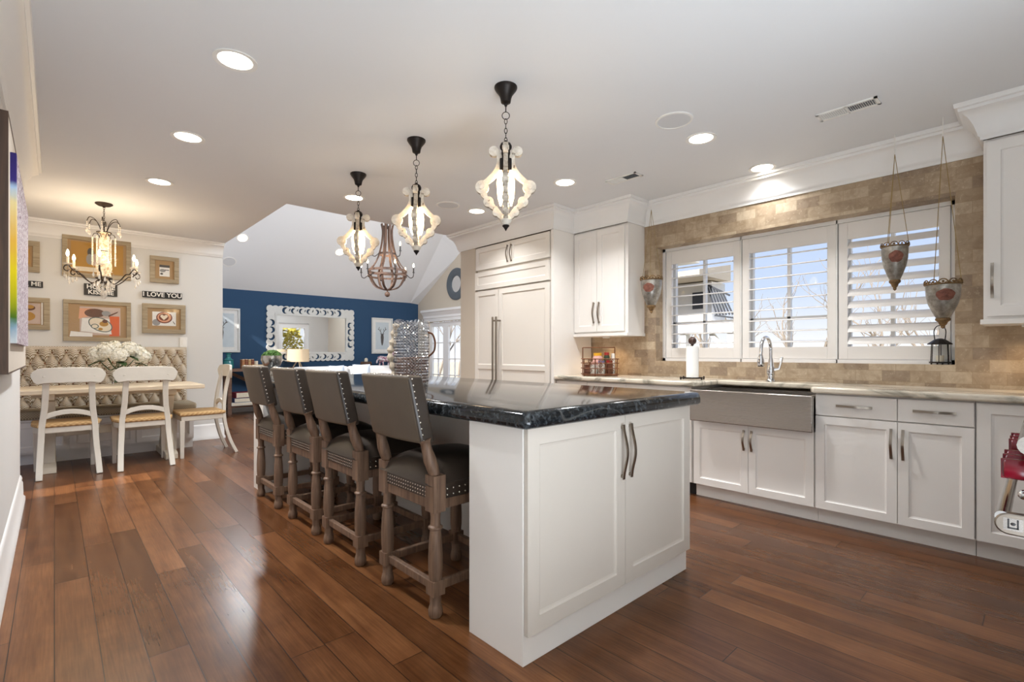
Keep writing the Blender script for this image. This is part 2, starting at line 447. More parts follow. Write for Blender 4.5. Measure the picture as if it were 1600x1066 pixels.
def tag(o, label, cat, group=None):
    o['label'] = label; o['category'] = cat
    if group: o['group'] = group
    return o
def thing(name, label, cat, loc=(0, 0, 0), rotz=0.0, group=None):
    o = bpy.data.objects.new(name, None); COL.objects.link(o)
    o.empty_display_size = 0.1
    o.location = loc; o.rotation_euler = (0, 0, rotz)
    return tag(o, label, cat, group)
def struct(o): o['kind'] = 'structure'; return o
def kids(o): return [c for c in bpy.data.objects if c.parent == o]
def dup(root, loc, rotz=None, label=None, scale=None):
    def cp(o, par):
        c = o.copy(); COL.objects.link(c)
        if par: c.parent = par
        for ch in kids(o): cp(ch, c)
        return c
    r = cp(root, None); r.location = loc
    if rotz is not None: r.rotation_euler = (0, 0, rotz)
    if scale: r.scale = (scale,)*3
    if label: r['label'] = label
    return r
def B(*a): return MB().box(*a)
def bez(p, n=12):
    """smooth curve through points (Catmull-Rom)"""
    P = [Vector(q) for q in p]; out = []
    for i in range(len(P)-1):
        p0 = P[max(i-1, 0)]; p1 = P[i]; p2 = P[i+1]; p3 = P[min(i+2, len(P)-1)]
        for k in range(n):
            t = k/n
            out.append(0.5*((2*p1)+(-p0+p2)*t+(2*p0-5*p1+4*p2-p3)*t*t+(-p0+3*p1-3*p2+p3)*t*t*t))
    out.append(P[-1]); return out
def text(name, body, size, mat, parent, loc, rot, depth=0.002, align='CENTER', bold=0.0):
    c = bpy.data.curves.new(name, 'FONT'); c.body = body; c.size = size; c.extrude = depth; c.offset = bold
    c.align_x = align; c.align_y = 'CENTER'
    t = bpy.data.objects.new(name+'_curve', c); COL.objects.link(t)
    bpy.context.view_layer.update()
    me = bpy.data.meshes.new_from_object(t.evaluated_get(bpy.context.evaluated_depsgraph_get()))
    bpy.data.objects.remove(t); bpy.data.curves.remove(c)
    me.materials.clear(); me.materials.append(mat)
    o = bpy.data.objects.new(name, me); COL.objects.link(o); o.parent = parent; o.location = loc; o.rotation_euler = rot
    return o
def Q(*pts):
    m = MB(); m.quad(*pts); return m
# ------------------------------------------------------------------ setting
XW, XL, YB, YL, XG = 4.23, -0.19, 7.38, 10.4, 6.52
WY0, WY1, WZ0, WZ1 = 0.385, 2.528, 1.045, 2.13          # kitchen window opening
def prism_xy(mb, poly, z0, z1):
    a = [mb.v((x, y, z0)) for x, y in poly]; b = [mb.v((x, y, z1)) for x, y in poly]; n = len(poly)
    mb.f(a[::-1]); mb.f(b)
    for k in range(n): mb.f([a[k], a[(k+1) % n], b[(k+1) % n], b[k]])
    return mb

struct(B(-2.6, 6.7, -3.0, 10.5, -0.12, 0.0).build('floor', M['floor'], smooth=0))
cp = MB(); prism_xy(cp, [(-2.6, -3.0), (4.45, -3.0), (4.45, 4.96), (1.64, 4.96), (1.64, YB+0.12), (-2.6, YB+0.12)], H, H+0.12)
struct(cp.build('ceiling', M['ceiling'], smooth=0))

w = MB()
w.box(XW, XW+0.25, -0.72, WY0, 0, H); w.box(XW, XW+0.25, WY1, 4.96, 0, H)
w.box(XW, XW+0.25, WY0, WY1, 0, WZ0); w.box(XW, XW+0.25, WY0, WY1, WZ1, H)
struct(w.build('wall_window', M['tile'], smooth=0))
struct(B(XL-0.14, XL, -3.0, 5.25, 0, H).build('wall_left', M['wall'], smooth=0))
w = MB(); w.box(-2.6, 1.63, YB, YB+0.12, 0, H)
struct(w.build('wall_banquette', M['wall'], smooth=0))
struct(B(-2.6, -2.45, 5.25, YB, 0, H).build('wall_nook', M['wall'], smooth=0))
w = MB(); w.box(1.5, 1.63, YB+0.12, YL, 0, 2.3)
w.box(1.50, 1.63, 4.84, YB+0.12, H+0.12, H+0.3)
struct(w.build('wall_living', M['wall'], smooth=0))
struct(B(1.5, XG+0.15, YL, YL+0.15, 0, 2.40).build('wall_blue', M['blue'], smooth=0))
# range wall and the wall that closes the living room behind the refrigerator
struct(B(1.62, XW+0.25, -0.87, -0.72, 0, H).build('wall_range', M['wall'], smooth=0))
# rear wall of the room behind the camera, with two windows, and the wall that joins it to the range wall
w = MB()
for a, b in ((-0.33, 0.15), (0.85, 1.10), (1.55, 1.77)): w.box(a, b, -3.15, -3.0, 0, H)
for a, b in ((0.15, 0.85), (1.10, 1.55)): w.box(a, b, -3.15, -3.0, 0, 1.25); w.box(a, b, -3.15, -3.0, 2.0, H)
struct(w.build('wall_rear', M['beige'], smooth=0))
struct(B(1.62, 1.77, -3.0, -0.87, 0, H).build('wall_side', M['beige'], smooth=0))
w = MB(); w.box(XW, 5.0, 4.84, 4.96, 0, 2.8); w.box(5.9, XG, 4.84, 4.96, 0, 2.8); w.box(5.0, 5.9, 4.84, 4.96, 2.05, 2.8)
w.box(1.5, XW, 4.86, 4.96, H+0.12, 2.8)
struct(w.build('wall_patio', M['wall'], smooth=0))
# end pillar beside the refrigerator
struct(B(3.62, XW, 4.53, 4.82, 0, H).build('wall_pillar', M['beige'], smooth=0, bevel=0.004))

# vaulted living-room ceiling: the far slope drops to the top of the blue wall
SL = 0.8
def vz(y): return 2.33+SL*(YL-y) if y > 7.4 else 2.33+SL*3.0-SL*(7.4-y)
v = MB()
v.quad((1.5, YL, vz(YL)), (6.30, YL, vz(YL)), (6.11, 8.81, vz(8.81)), (5.94, 7.4, vz(7.4)), (1.5, 7.4, vz(7.4)))
# near slope
def near(x0, x1, y0, y1): v.quad((x0, y0, vz(y0)), (x1, y0, vz(y0)), (x1, y1, vz(y1)), (x0, y1, vz(y1)))
near(1.5, 6.6, 4.86, 7.4)
o = v.build('ceiling_vault', M['ceiling'], smooth=0)
struct(o)
# shaded facet between the slope and the gable
v = MB()
v.quad((6.30, YL, 2.33), (6.11, 8.81, vz(8.81)), (XG+0.01, 8.787, 3.266), (XG+0.01, YL, 2.31))
v.quad((6.11, 8.81, vz(8.81)), (5.94, 7.4, vz(7.4)), (XG+0.01, 7.0, 4.30), (XG+0.01, 8.787, 3.266))
struct(v.build('ceiling_facet', M['ceiling'], smooth=0))
# gable wall with the glazed door opening y 7.30..9.95
w = MB()
w.box(XG, XG+0.14, 9.95, YL, 0, 2.6); w.box(XG, XG+0.14, 4.84, 7.30, 0, 2.6); w.box(XG, XG+0.14, 7.30, 9.95, 1.86, 2.6)
w.M = Matrix(((0, 1, 0, 0), (1, 0, 0, 0), (0, 0, 1, 0), (0, 0, 0, 1)))
w.prism([(4.84, 2.6), (YL, 2.6), (YL, 2.62), (7.4, 4.9), (4.84, 2.9)], XG, XG+0.14); w.M = None
struct(w.build('wall_gable', M['beige'], smooth=0))
# stepped cornice and casing over the glazed doors
w = MB()
prof = [(0, 1.86), (0.03, 1.86), (0.03, 1.93), (0.05, 1.94), (0.05, 1.99), (0.10, 2.06), (0.13, 2.08), (0.13, 2.13), (0, 2.13)]
w.mitre([(XG, 7.0, 0), (XG, 10.1, 0)], prof)
w.box(XG-0.03, XG, 9.95, 10.06, 0, 1.86)
struct(w.build('trim_1', M['white_trim'], smooth=0))
# glazed doors
for i, y1 in enumerate((9.95, 9.30, 8.65, 8.00)):
    y0 = y1-0.65
    d = struct(B(XG+0.04, XG+0.09, y1-0.10, y1, 0, 1.84).box(XG+0.04, XG+0.09, y0, y0+0.10, 0, 1.84).box(XG+0.04, XG+0.09, y0+0.1, y1-0.1, 1.74, 1.84)
               .box(XG+0.04, XG+0.09, y0+0.1, y1-0.1, 0, 0.25).build('door_%d' % (i+1), M['white_trim'], smooth=0))
    mm = MB()
    for z in (0.62, 0.99, 1.36): mm.box(XG+0.05, XG+0.08, y0+0.1, y1-0.1, z-0.01, z+0.01)
    mm.box(XG+0.05, XG+0.08, (y0+y1)/2-0.008, (y0+y1)/2+0.008, 0.25, 1.74)
    mm.build('muntin', M['white_trim'], d, smooth=0)
    Q((XG+0.065, y0+0.1, 0.25), (XG+0.065, y1-0.1, 0.25), (XG+0.065, y1-0.1, 1.74), (XG+0.065, y0+0.1, 1.74)).build('pane', M['window_glass'], d, smooth=0)
d = struct(B(5.0, 5.12, 4.86, 4.93, 0, 2.04).box(5.78, 5.9, 4.86, 4.93, 0, 2.04).box(5.12, 5.78, 4.86, 4.93, 1.9, 2.04).box(5.12, 5.78, 4.86, 4.93, 0, 0.3).build('door_5', M['white_trim'], smooth=0))
Q((5.12, 4.9, 0.3), (5.78, 4.9, 0.3), (5.78, 4.9, 1.9), (5.12, 4.9, 1.9)).build('pane', M['window_glass'], d, smooth=0)

# crown mouldings
CROWN = [(0, -0.21), (0.012, -0.21), (0.014, -0.192), (0.022, -0.186), (0.026, -0.165), (0.04, -0.12), (0.062, -0.078), (0.09, -0.052),
         (0.10, -0.046), (0.102, -0.030), (0.116, -0.026), (0.12, -0.001), (0, -0.001)]
w = MB(); w.mitre([(3.93, -0.7, H), (3.93, 0.236, H), (XW, 0.236, H), (XW, 2.65, H), (3.93, 2.65, H), (3.93, 3.30, H), (3.62, 3.30, H), (3.62, 4.83, H), (XW, 4.83, H)], CROWN)
struct(w.build('trim_2', M['white_trim'], smooth=50))
w = MB(); w.mitre([(-1.6, 5.25, H), (XL, 5.25, H), (XL, -3.0, H)], CROWN)
struct(w.build('trim_3', M['white_trim'], smooth=50))
w = MB(); w.mitre([(1.63, YB, H), (-2.45, YB, H)], [(a*0.95, b*0.85) for a, b in CROWN])
struct(w.build('trim_4', M['white_trim'], smooth=50))
# baseboards
BASE = [(0, 0.001), (0.028, 0.001), (0.028, 0.030), (0.018, 0.045), (0.016, 0.14), (0.010, 0.155), (0.012, 0.175), (0.006, 0.195), (0, 0.20)]
w = MB(); w.mitre([(-1.0, 5.25, 0), (XL, 5.25, 0), (XL, -3.0, 0)], BASE); struct(w.build('baseboard_left', M['white_trim'], smooth=40))
w = MB(); w.mitre([(1.63, YB+0.12, 0), (1.63, YB, 0), (1.25, YB, 0)], BASE); struct(w.build('baseboard_banquette', M['white_trim'], smooth=40))
w = MB(); w.mitre([(XG, YL, 0), (1.63, YL, 0)], BASE); struct(w.build('baseboard_blue', M['white_trim'], smooth=40))

# ------------------------------------------------------------------ kitchen window: sashes and plantation shutters
PANELS = [(WY1-0.03, 1.785), (1.775, 1.070), (1.060, WY0+0.03)]
for i, (ya, yb) in enumerate(PANELS):
    m_ = MB(); x0, x1 = XW+0.195, XW+0.235
    m_.box(x0, x1, yb, yb+0.07, WZ0, WZ1); m_.box(x0, x1, ya-0.07, ya, WZ0, WZ1)
    m_.box(x0, x1, yb, ya, WZ0, WZ0+0.07); m_.box(x0, x1, yb, ya, WZ1-0.07, WZ1)
    yc = (ya+yb)/2; m_.box(x0, x1, yc-0.012, yc+0.012, WZ0, WZ1); m_.box(x0, x1, yb, ya, 1.40, 1.42)
    wd = struct(m_.build('window_%d' % (i+1), M['white_trim'], smooth=0))
    Q((x0+0.02, yb, WZ0), (x0+0.02, ya, WZ0), (x0+0.02, ya, WZ1), (x0+0.02, yb, WZ1)).build('pane', M['window_glass'], wd, smooth=0)
m_ = MB(); xs0, xs1 = XW+0.125, XW+0.19
m_.box(xs0, xs1, WY0, WY0+0.028, WZ0, WZ1); m_.box(xs0, xs1, WY1-0.028, WY1, WZ0, WZ1)
m_.box(xs0, xs1, WY0, WY1, WZ0, WZ0+0.028); m_.box(xs0, xs1, WY0, WY1, WZ1-0.028, WZ1)
m_.box(xs0, xs1, 1.063, 1.072, WZ0, WZ1); m_.box(xs0, xs1, 1.776, 1.785, WZ0, WZ1)
struct(m_.build('trim_5', M['white_trim'], smooth=0))
SHUT = ['white plantation shutter panel nearest the upper cabinet, slats open on porch and trees',
        'white plantation shutter panel behind the faucet, slats open on pale sky',
        'white plantation shutter panel behind the hanging tin planters, slats tilted nearly closed']
for i, (ya, yb) in enumerate(PANELS):
    t = thing('plantation_shutter', SHUT[i], 'shutter', (xs0+0.005, ya, WZ0+0.03), -PI/2, 'plantation shutters over the sink')
    wd = ya-yb; hh = WZ1-WZ0-0.06; st = 0.062; zb, zt = 0.095, hh-0.125
    f_ = MB(); g = 0.004
    f_.box(g, st, 0, 0.03, 0, hh); f_.box(wd-st, wd-g, 0, 0.03, 0, hh); f_.box(st, wd-st, 0, 0.03, 0, zb); f_.box(st, wd-st, 0, 0.03, zt, hh)
    f_.build('shutter_frame', M['white'], t, bevel=0.002, smooth=0)
    n = 9; pitch = (zt-zb)/n
    tilt = [math.radians(8), math.radians(8), math.radians(46)][i]
    lv = None
    for k in range(n):
        zc = pitch*(k+0.5)+zb
        if lv is None:
            l_ = MB(); pr = [(0.040*math.cos(a), 0.0058*math.sin(a)) for a in [2*PI*q/12 for q in range(12)]]
            l_.sweep([(st+0.002, 0, 0), (wd-st-0.002, 0, 0)], pr)
            lv = l_.build('louver', M['white'], t); ob = lv
        else:
            ob = lv.copy(); COL.objects.link(ob)
        ob.location = (0, 0.016, zc); ob.rotation_euler = (tilt, 0, 0)

# ------------------------------------------------------------------ cabinet builder (fronts face local -Y)
def door_mb(x0, x1, z0, z1, fr=0.058, y=0.0, th=0.020, rec=0.009, mids=()):
    d = MB()
    def rect(a, b, c, e, yy): return [d.v((a, yy, c)), d.v((b, yy, c)), d.v((b, yy, e)), d.v((a, yy, e))]
    O = rect(x0, x1, z0, z1, y); Bk = rect(x0, x1, z0, z1, y+th)
    for k in range(4): d.f([O[k], O[(k+1) % 4], Bk[(k+1) % 4], Bk[k]])
    d.f(Bk[::-1])
    if fr <= 0: d.f(O); return d
    zs = [z0+fr]
    for m in mids: zs += [m-fr*0.45, m+fr*0.45]
    zs.append(z1-fr)
    xa, xb = x0+fr, x1-fr
    # stiles and rails as front quads
    d.quad((x0, y, z0), (xa, y, z0), (xa, y, z1), (x0, y, z1)); d.quad((xb, y, z0), (x1, y, z0), (x1, y, z1), (xb, y, z1))
    edges = [z0]+zs+[z1]
    for k in range(0, len(edges), 2): d.quad((xa, y, edges[k]), (xb, y, edges[k]), (xb, y, edges[k+1]), (xa, y, edges[k+1]))
    for k in range(0, len(zs), 2):
        a = rect(xa, xb, zs[k], zs[k+1], y); b = rect(xa+0.003, xb-0.003, zs[k]+0.003, zs[k+1]-0.003, y+rec*0.7)
        c = rect(xa+0.012, xb-0.012, zs[k]+0.012, zs[k+1]-0.012, y+rec)
        for p, q in ((a, b), (b, c)):
            for j in range(4): d.f([p[j], p[(j+1) % 4], q[(j+1) % 4], q[j]])
        d.f(c)
    return d
def handle_mb(L=0.20, vert=True):
    h_ = MB(); pts = []
    for k in range(17):
        u = k/16; s_ = (u-0.5)*L; out = -0.013-0.020*math.sin(PI*u)**2*(1 if u < 0.5 else 1)
        pts.append((0, out, s_) if vert else (s_, out, 0))
    pr = [(-0.007, -0.0025), (0.007, -0.0025), (0.007, 0.0025), (-0.007, 0.0025)]
    h_.sweep(pts, pr, up=(0, 1, 0))
    for e_ in (-1, 1):
        q = e_*(L/2-0.012)
        if vert: h_.box(-0.005, 0.005, -0.014, 0.0, q-0.006, q+0.006)
        else: h_.box(q-0.006, q+0.006, -0.014, 0.0, -0.005, 0.005)
    return h_
def cabinet(name, label, loc, rotz, wdt, dep, z0, z1, fronts, mat='white', cat='cabinet', group=None, toe=0.0, toe_in=0.07, cap=None, toe_mat=None):
    t = thing(name, label, cat, loc, rotz, group)
    zb = z0+toe
    B(0.0, wdt, 0.021, dep, zb, z1).build('body', M[mat], t, smooth=0)
    if toe: B(0.0, wdt, toe_in, dep-0.02, z0, zb).build('toe_kick', M[toe_mat or mat], t, smooth=0)
    for fr in fronts:
        g = 0.0018
        x0, x1, a, b = fr['x0']+g, fr['x1']-g, fr['z0']+g, fr['z1']-g
        o = door_mb(x0, x1, a, b, fr.get('fr', 0.058), mids=fr.get('mids', ())).build(fr['kind'], M[mat], t, smooth=0, bevel=0.0015, seg=1)
        hd = fr.get('handle')
        if hd:
            handle_mb(hd[3], hd[0] == 'v').build('handle', M['nickel'], o, (hd[1], 0, hd[2]), smooth=40)
    return t

# window-wall base run
D_ = -PI/2; XF = 3.66; CZ = 0.86
cabinet('base_cabinet', 'white base cabinet beside the refrigerator panel under the wire basket', (XF, 3.295, 0), D_, 0.385, XW-XF-0.022, 0, CZ,
        [dict(kind='drawer', x0=0, x1=0.385, z0=0.715, z1=0.852, fr=0), dict(kind='door', x0=0, x1=0.385, z0=0.105, z1=0.712, handle=('v', 0.355, 0.58, 0.18))], toe=0.10)
cabinet('base_cabinet', 'narrow white base cabinet with drawer between wire basket and dishwasher panel', (XF, 2.91, 0), D_, 0.43, XW-XF-0.022, 0, CZ,
        [dict(kind='drawer', x0=0, x1=0.43, z0=0.715, z1=0.852, fr=0), dict(kind='door', x0=0, x1=0.43, z0=0.105, z1=0.712, handle=('v', 0.04, 0.58, 0.18))], toe=0.10)
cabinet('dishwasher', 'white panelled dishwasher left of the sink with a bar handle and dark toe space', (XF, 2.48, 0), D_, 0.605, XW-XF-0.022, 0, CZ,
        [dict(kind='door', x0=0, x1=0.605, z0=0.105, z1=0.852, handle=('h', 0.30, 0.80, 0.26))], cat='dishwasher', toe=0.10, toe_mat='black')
cabinet('sink_cabinet', 'white two-door cabinet directly under the steel apron sink', (XF, 1.87, 0), D_, 0.85, XW-XF-0.022, 0, 0.60,
        [dict(kind='door', x0=0.01, x1=0.425, z0=0.105, z1=0.598, fr=0.05, handle=('v', 0.398, 0.49, 0.15)),
         dict(kind='door', x0=0.425, x1=0.845, z0=0.105, z1=0.598, fr=0.05, handle=('v', 0.452, 0.49, 0.15))], toe=0.10)
cabinet('base_cabinet', 'white base cabinet right of the sink with a drawer over a door', (XF, 1.018, 0), D_, 0.430, XW-XF-0.022, 0, CZ,
        [dict(kind='drawer', x0=0, x1=0.43, z0=0.715, z1=0.852, fr=0, handle=('h', 0.215, 0.785, 0.19)),
         dict(kind='door', x0=0, x1=0.43, z0=0.105, z1=0.712, fr=0.05, handle=('v', 0.402, 0.58, 0.18))], toe=0.10)
cabinet('base_cabinet', 'white base cabinet second from the sink with drawer over door, beside the corner', (XF, 0.588, 0), D_, 0.335, XW-XF-0.022, 0, CZ,
        [dict(kind='drawer', x0=0, x1=0.335, z0=0.715, z1=0.852, fr=0, handle=('h', 0.168, 0.785, 0.19)),
         dict(kind='door', x0=0, x1=0.335, z0=0.105, z1=0.712, fr=0.05, handle=('v', 0.028, 0.58, 0.18))], toe=0.10)
cabinet('corner_cabinet', 'white corner base cabinet with full-height door behind the range handle', (XF, 0.250, 0), D_, 0.92, XW-XF-0.022, 0, CZ,
        [dict(kind='door', x0=0.004, x1=0.42, z0=0.105, z1=0.852, fr=0.055)], toe=0.10)

c_ = MB()
prism_xy(c_, [(3.62, -0.70), (XW-0.002, -0.70), (XW-0.002, 3.292), (3.62, 3.292), (3.62, 1.835), (3.66, 1.815), (4.00, 1.815), (4.00, 1.045), (3.66, 1.045), (3.62, 1.025)], CZ, 0.90)
tag(c_.build('marble_countertop', M['counter'], smooth=50, bevel=0.012, seg=3), 'cream veined marble countertop along the window wall', 'countertop')

# apron sink
t = thing('apron_sink', 'stainless steel apron-front sink under the kitchen window', 'sink', (3.585, 1.852, 0.604), D_)
s_ = MB(); W_, Dp = 0.838, 0.44
s_.box(0, W_, 0, 0.035, 0, 0.238)
s_.build('apron', M['steel'], t, bevel=0.006, seg=3, smooth=50)
s_ = MB(); s_.box(0.02, 0.035, 0.035, Dp, 0.02, 0.236); s_.box(W_-0.035, W_-0.02, 0.035, Dp, 0.02, 0.236); s_.box(0.035, W_-0.035, Dp-0.015, Dp, 0.02, 0.236); s_.box(0.035, W_-0.035, 0.035, Dp, 0.02, 0.035)
s_.build('basin', M['steel'], t, smooth=0)
MB().lathe([(0.045, 0), (0.045, 0.004), (0.02, 0.002)], 20, (W_/2, 0.24, 0.036)).build('drain', M['chrome'], t)

# faucet
t = thing('faucet', 'tall gooseneck chrome faucet behind the apron sink', 'faucet', (4.05, 1.43, 0.90), 0)
MB().lathe([(0.034, 0), (0.034, 0.008), (0.026, 0.018), (0.024, 0.03), (0.029, 0.06), (0.031, 0.085), (0.026, 0.11), (0.018, 0.15), (0.0145, 0.18)], 20).build('faucet_body', M['chrome'], t)
pts = [(0, 0, 0.17), (0, 0, 0.24)]+[(-0.095+0.095*math.cos(a), 0.0, 0.245+0.095*math.sin(a)) for a in [PI*k/12 for k in range(0, 12)]]+[(-0.192, 0, 0.235), (-0.198, 0, 0.205)]
MB().tube(pts, 0.0125, 12).build('spout', M['chrome'], t)
MB().lathe([(0.020, -0.085), (0.026, -0.075), (0.024, -0.04), (0.016, -0.01), (0.015, 0.0)], 16, (-0.198, 0, 0.205)).box(-0.222, -0.214, -0.006, 0.006, 0.14, 0.18).build('spray_head', M['chrome'], t)
MB().tube([(0, -0.02, 0.09), (0.012, -0.055, 0.10), (0.016, -0.065, 0.14), (0.02, -0.072, 0.19)], [0.013, 0.012, 0.009, 0.011], 10).build('lever', M['chrome'], t)

# uppers
t = cabinet('upper_cabinet', 'white two-door upper cabinet between the refrigerator and the window', (3.93, 3.294, 0), D_, 0.641, XW-3.93, 1.31, 2.352,
        [dict(kind='door', x0=0.002, x1=0.290, z0=1.33, z1=2.335, handle=('v', 0.258, 1.52, 0.21)),
         dict(kind='door', x0=0.290, x1=0.612, z0=1.33, z1=2.335, handle=('v', 0.322, 1.52, 0.21))], cat='cabinet')
B(-0.0, 0.650, -0.010, 0.30, 1.285, 1.314).build('light_rail', M['white'], t, smooth=0, bevel=0.003)
t = cabinet('upper_cabinet', 'white upper cabinet at the right edge above the counter corner', (3.93, 0.236, 0), D_, 0.90, XW-3.93, 1.31, 2.352,
        [dict(kind='door', x0=0.012, x1=0.45, z0=1.33, z1=2.335, handle=('v', 0.038, 1.535, 0.20)), dict(kind='door', x0=0.45, x1=0.89, z0=1.33, z1=2.335)], cat='cabinet')
B(-0.012, 0.90, -0.012, 0.30, 1.285, 1.314).build('light_rail', M['white'], t, smooth=0, bevel=0.003)
t = thing('puck_light', 'small under-cabinet puck light above the wire basket', 'lamp', (4.08, 3.0, 1.285))
MB().lathe([(0.035, -0.014), (0.035, 0)], 18).build('housing', M['plastic_white'], t)
lamp('puck_glow', 'SPOT', (0, 0, -0.02), 4.5, (1, 0.72, 0.42), 0.03, t, spot=(2.4, 0.8))
t = thing('puck_light', 'small under-cabinet puck light under the right upper cabinet', 'lamp', (4.08, 0.05, 1.285))
MB().lathe([(0.035, -0.014), (0.035, 0)], 18).build('housing', M['plastic_white'], t)
lamp('puck_glow', 'SPOT', (0, 0, -0.02), 3.0, (1, 0.72, 0.42), 0.03, t, spot=(2.4, 0.8))

# panelled refrigerator
t = thing('panelled_refrigerator', 'built-in white panelled refrigerator with two tall bar handles', 'refrigerator', (3.62, 4.528, 0), D_)
fw = 1.232
B(0.0, fw-0.036, 0.03, 0.60, 0.02, 2.352).build('body', M['white_warm'], t, smooth=0)
B(fw-0.036, fw, 0.0, 0.60, 0, 2.352).build('side_panel', M['white'], t, smooth=0, bevel=0.002)
door_mb(0.004, 0.590, 2.082, 2.338, 0.055).build('cupboard_door', M['white_warm'], t, smooth=0); door_mb(0.593, 1.178, 2.082, 2.338, 0.055).build('cupboard_door', M['white_warm'], t, smooth=0)
for x in (0.562, 0.622): handle_mb(0.19).build('handle', M['nickel'], t, (x, 0, 2.205), smooth=40)
door_mb(0.004, 1.180, 1.852, 2.052, 0.05, y=-0.012, th=0.03).build('grille_panel', M['white_warm'], t, smooth=0)
dl = door_mb(0.004, 0.418, 0.11, 1.832, 0.055, y=-0.012, th=0.03, mids=(0.965,)).build('door', M['white_warm'], t, smooth=0)
dr = door_mb(0.423, 1.180, 0.11, 1.832, 0.055, y=-0.012, th=0.03, mids=(0.965,)).build('door', M['white_warm'], t, smooth=0)
for x, par in ((0.392, dl), (0.450, dr)):
    hb = MB(); hb.cyl((x, -0.075, 0.42), (x, -0.075, 1.52), 0.011, 14)
    for z in (0.47, 1.48): hb.cyl((x, -0.075, z), (x, -0.012, z), 0.010, 12)
    hb.build('bar_handle', M['nickel'], par)
B(0.0, fw-0.04, 0.07, 0.55, 0.0, 0.10).build('toe_kick', M['white_warm'], t, smooth=0)

# ------------------------------------------------------------------ island
M['island_door_dimmed'] = paint('dimmed_cabinet_paint', '#d5ccc1', 0.42, 0.006)  # cabinet paint darkened in colour to offset strong light on the island end
IX0, IX1, IY0, IY1 = 1.222, 2.402, 1.260, 4.49
t = thing('kitchen_island', 'large white kitchen island with two shaker doors on its near end', 'island', (IX0, IY0, 0))
iw = IX1-IX0
B(0.0, iw, 0.0, 0.31, 0.0, 0.855).build('near_block', M['white'], t, smooth=0, bevel=0.002)
B(0.60, iw, 0.31, IY1-IY0-0.25, 0.10, 0.855).build('cabinet_body', M['white'], t, smooth=0)
B(0.60, iw-0.07, 0.31, IY1-IY0-0.25, 0.0, 0.10).build('toe_kick', M['white'], t, smooth=0)
B(0.0, iw, IY1-IY0-0.25, IY1-IY0, 0.0, 0.855).build('far_support', M['white'], t, smooth=0, bevel=0.002)
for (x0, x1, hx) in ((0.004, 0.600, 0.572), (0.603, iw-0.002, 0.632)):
    d = door_mb(x0, x1, 0.112, 0.850, 0.060, y=-0.021).build('door', M['island_door_dimmed'], t, smooth=0, bevel=0.0015, seg=1)
    handle_mb(0.235).build('handle', M['nickel'], d, (hx, -0.021, 0.695), smooth=40)
c_ = MB(); r_ = 0.03
def rrect(x0, x1, y0, y1, r, n=5):
    out = []
    for cx, cy, a0 in ((x1-r, y0+r, -PI/2), (x1-r, y1-r, 0), (x0+r, y1-r, PI/2), (x0+r, y0+r, PI)):
        for k in range(n+1): a = a0+PI/2*k/n; out.append((cx+r*math.cos(a), cy+r*math.sin(a)))
    return out
X0, X1, Y0, Y1 = 1.185, 2.470, 1.205, 4.56
rs = []
for ins, z in ((0.010, 0.855), (0.0, 0.865), (0.0, 0.888), (0.004, 0.903), (0.014, 0.914), (0.028, 0.918)):
    rs.append([c_.v((x, y, z)) for x, y in rrect(X0+ins, X1-ins, Y0+ins, Y1-ins, max(r_-ins, 0.012))])
c_.rings(rs)
tag(c_.build('granite_countertop', M['granite'], smooth=50), 'thick black granite slab with pale veins on top of the island', 'countertop')
# ------------------------------------------------------------------ range at the right edge
t = thing('range_cooker', 'stainless range with red knobs and tubular oven handle at the right edge', 'range', (1.86, 0.0, 0))
B(0, 0.91, -0.69, 0.0, 0.10, 0.905).build('body', M['steel'], t, smooth=0, bevel=0.004)
b_ = MB(); pr = []
for k in range(9): a = -PI/2+PI*k/8; pr.append((0.022+0.026*math.cos(a), 0.878+0.026*math.sin(a)))
b_.M = Matrix(((0, 1, 0, 0), (1, 0, 0, 0), (0, 0, 1, 0), (0, 0, 0, 1)))
b_.prism([(-0.05, 0.852)]+[(y, z) for y, z in pr]+[(-0.05, 0.904)], 0, 0.91); b_.M = None
b_.build('bullnose', M['steel'], t, smooth=40)
B(0.0, 0.91, 0.0, 0.016, 0.735, 0.852).build('control_panel', M['steel'], t, smooth=0)
B(0.01, 0.90, 0.0, 0.022, 0.16, 0.725).build('oven_door', M['steel'], t, smooth=0, bevel=0.004)
MB().cyl((0.03, 0.076, 0.675), (0.88, 0.076, 0.675), 0.0155, 16).build('oven_handle', M['chrome'], t)
for x, q in ((0.025, 0), (0.865, 1)):
    k_ = MB(); n = 10; poly = []
    for j in range(n+1): a = -PI/2+PI*j/n; poly.append((0.063+0.029*math.cos(a), 0.659+0.029*math.sin(a)))
    poly += [(0.0, 0.688), (0.0, 0.630)]
    k_.M = Matrix(((0, 1, 0, 0), (1, 0, 0, 0), (0, 0, 1, 0), (0, 0, 0, 1))); k_.prism(poly, x, x+0.028); k_.M = None
    br = k_.build('handle_bracket', M['nickel'], t, smooth=40, bevel=0.004)
    if q == 0:
        B(x-0.0012, x, 0.036, 0.074, 0.643, 0.676).build('badge', M['steel'], br, smooth=0)
        e_ = MB()
        for (y0, z0), (y1, z1) in (((0.064, 0.672), (0.064, 0.650)), ((0.064, 0.650), (0.046, 0.650)), ((0.046, 0.650), (0.046, 0.672))):
            e_.box(x-0.0022, x-0.0012, min(y0, y1)-0.0018, max(y0, y1)+0.0018, min(z0, z1)-0.0018, max(z0, z1)+0.0018)
        e_.ball((x-0.0018, 0.055, 0.661), 0.0052, 8, 6, (0.25, 1, 0.8)); e_.build('emblem', M['black'], br)
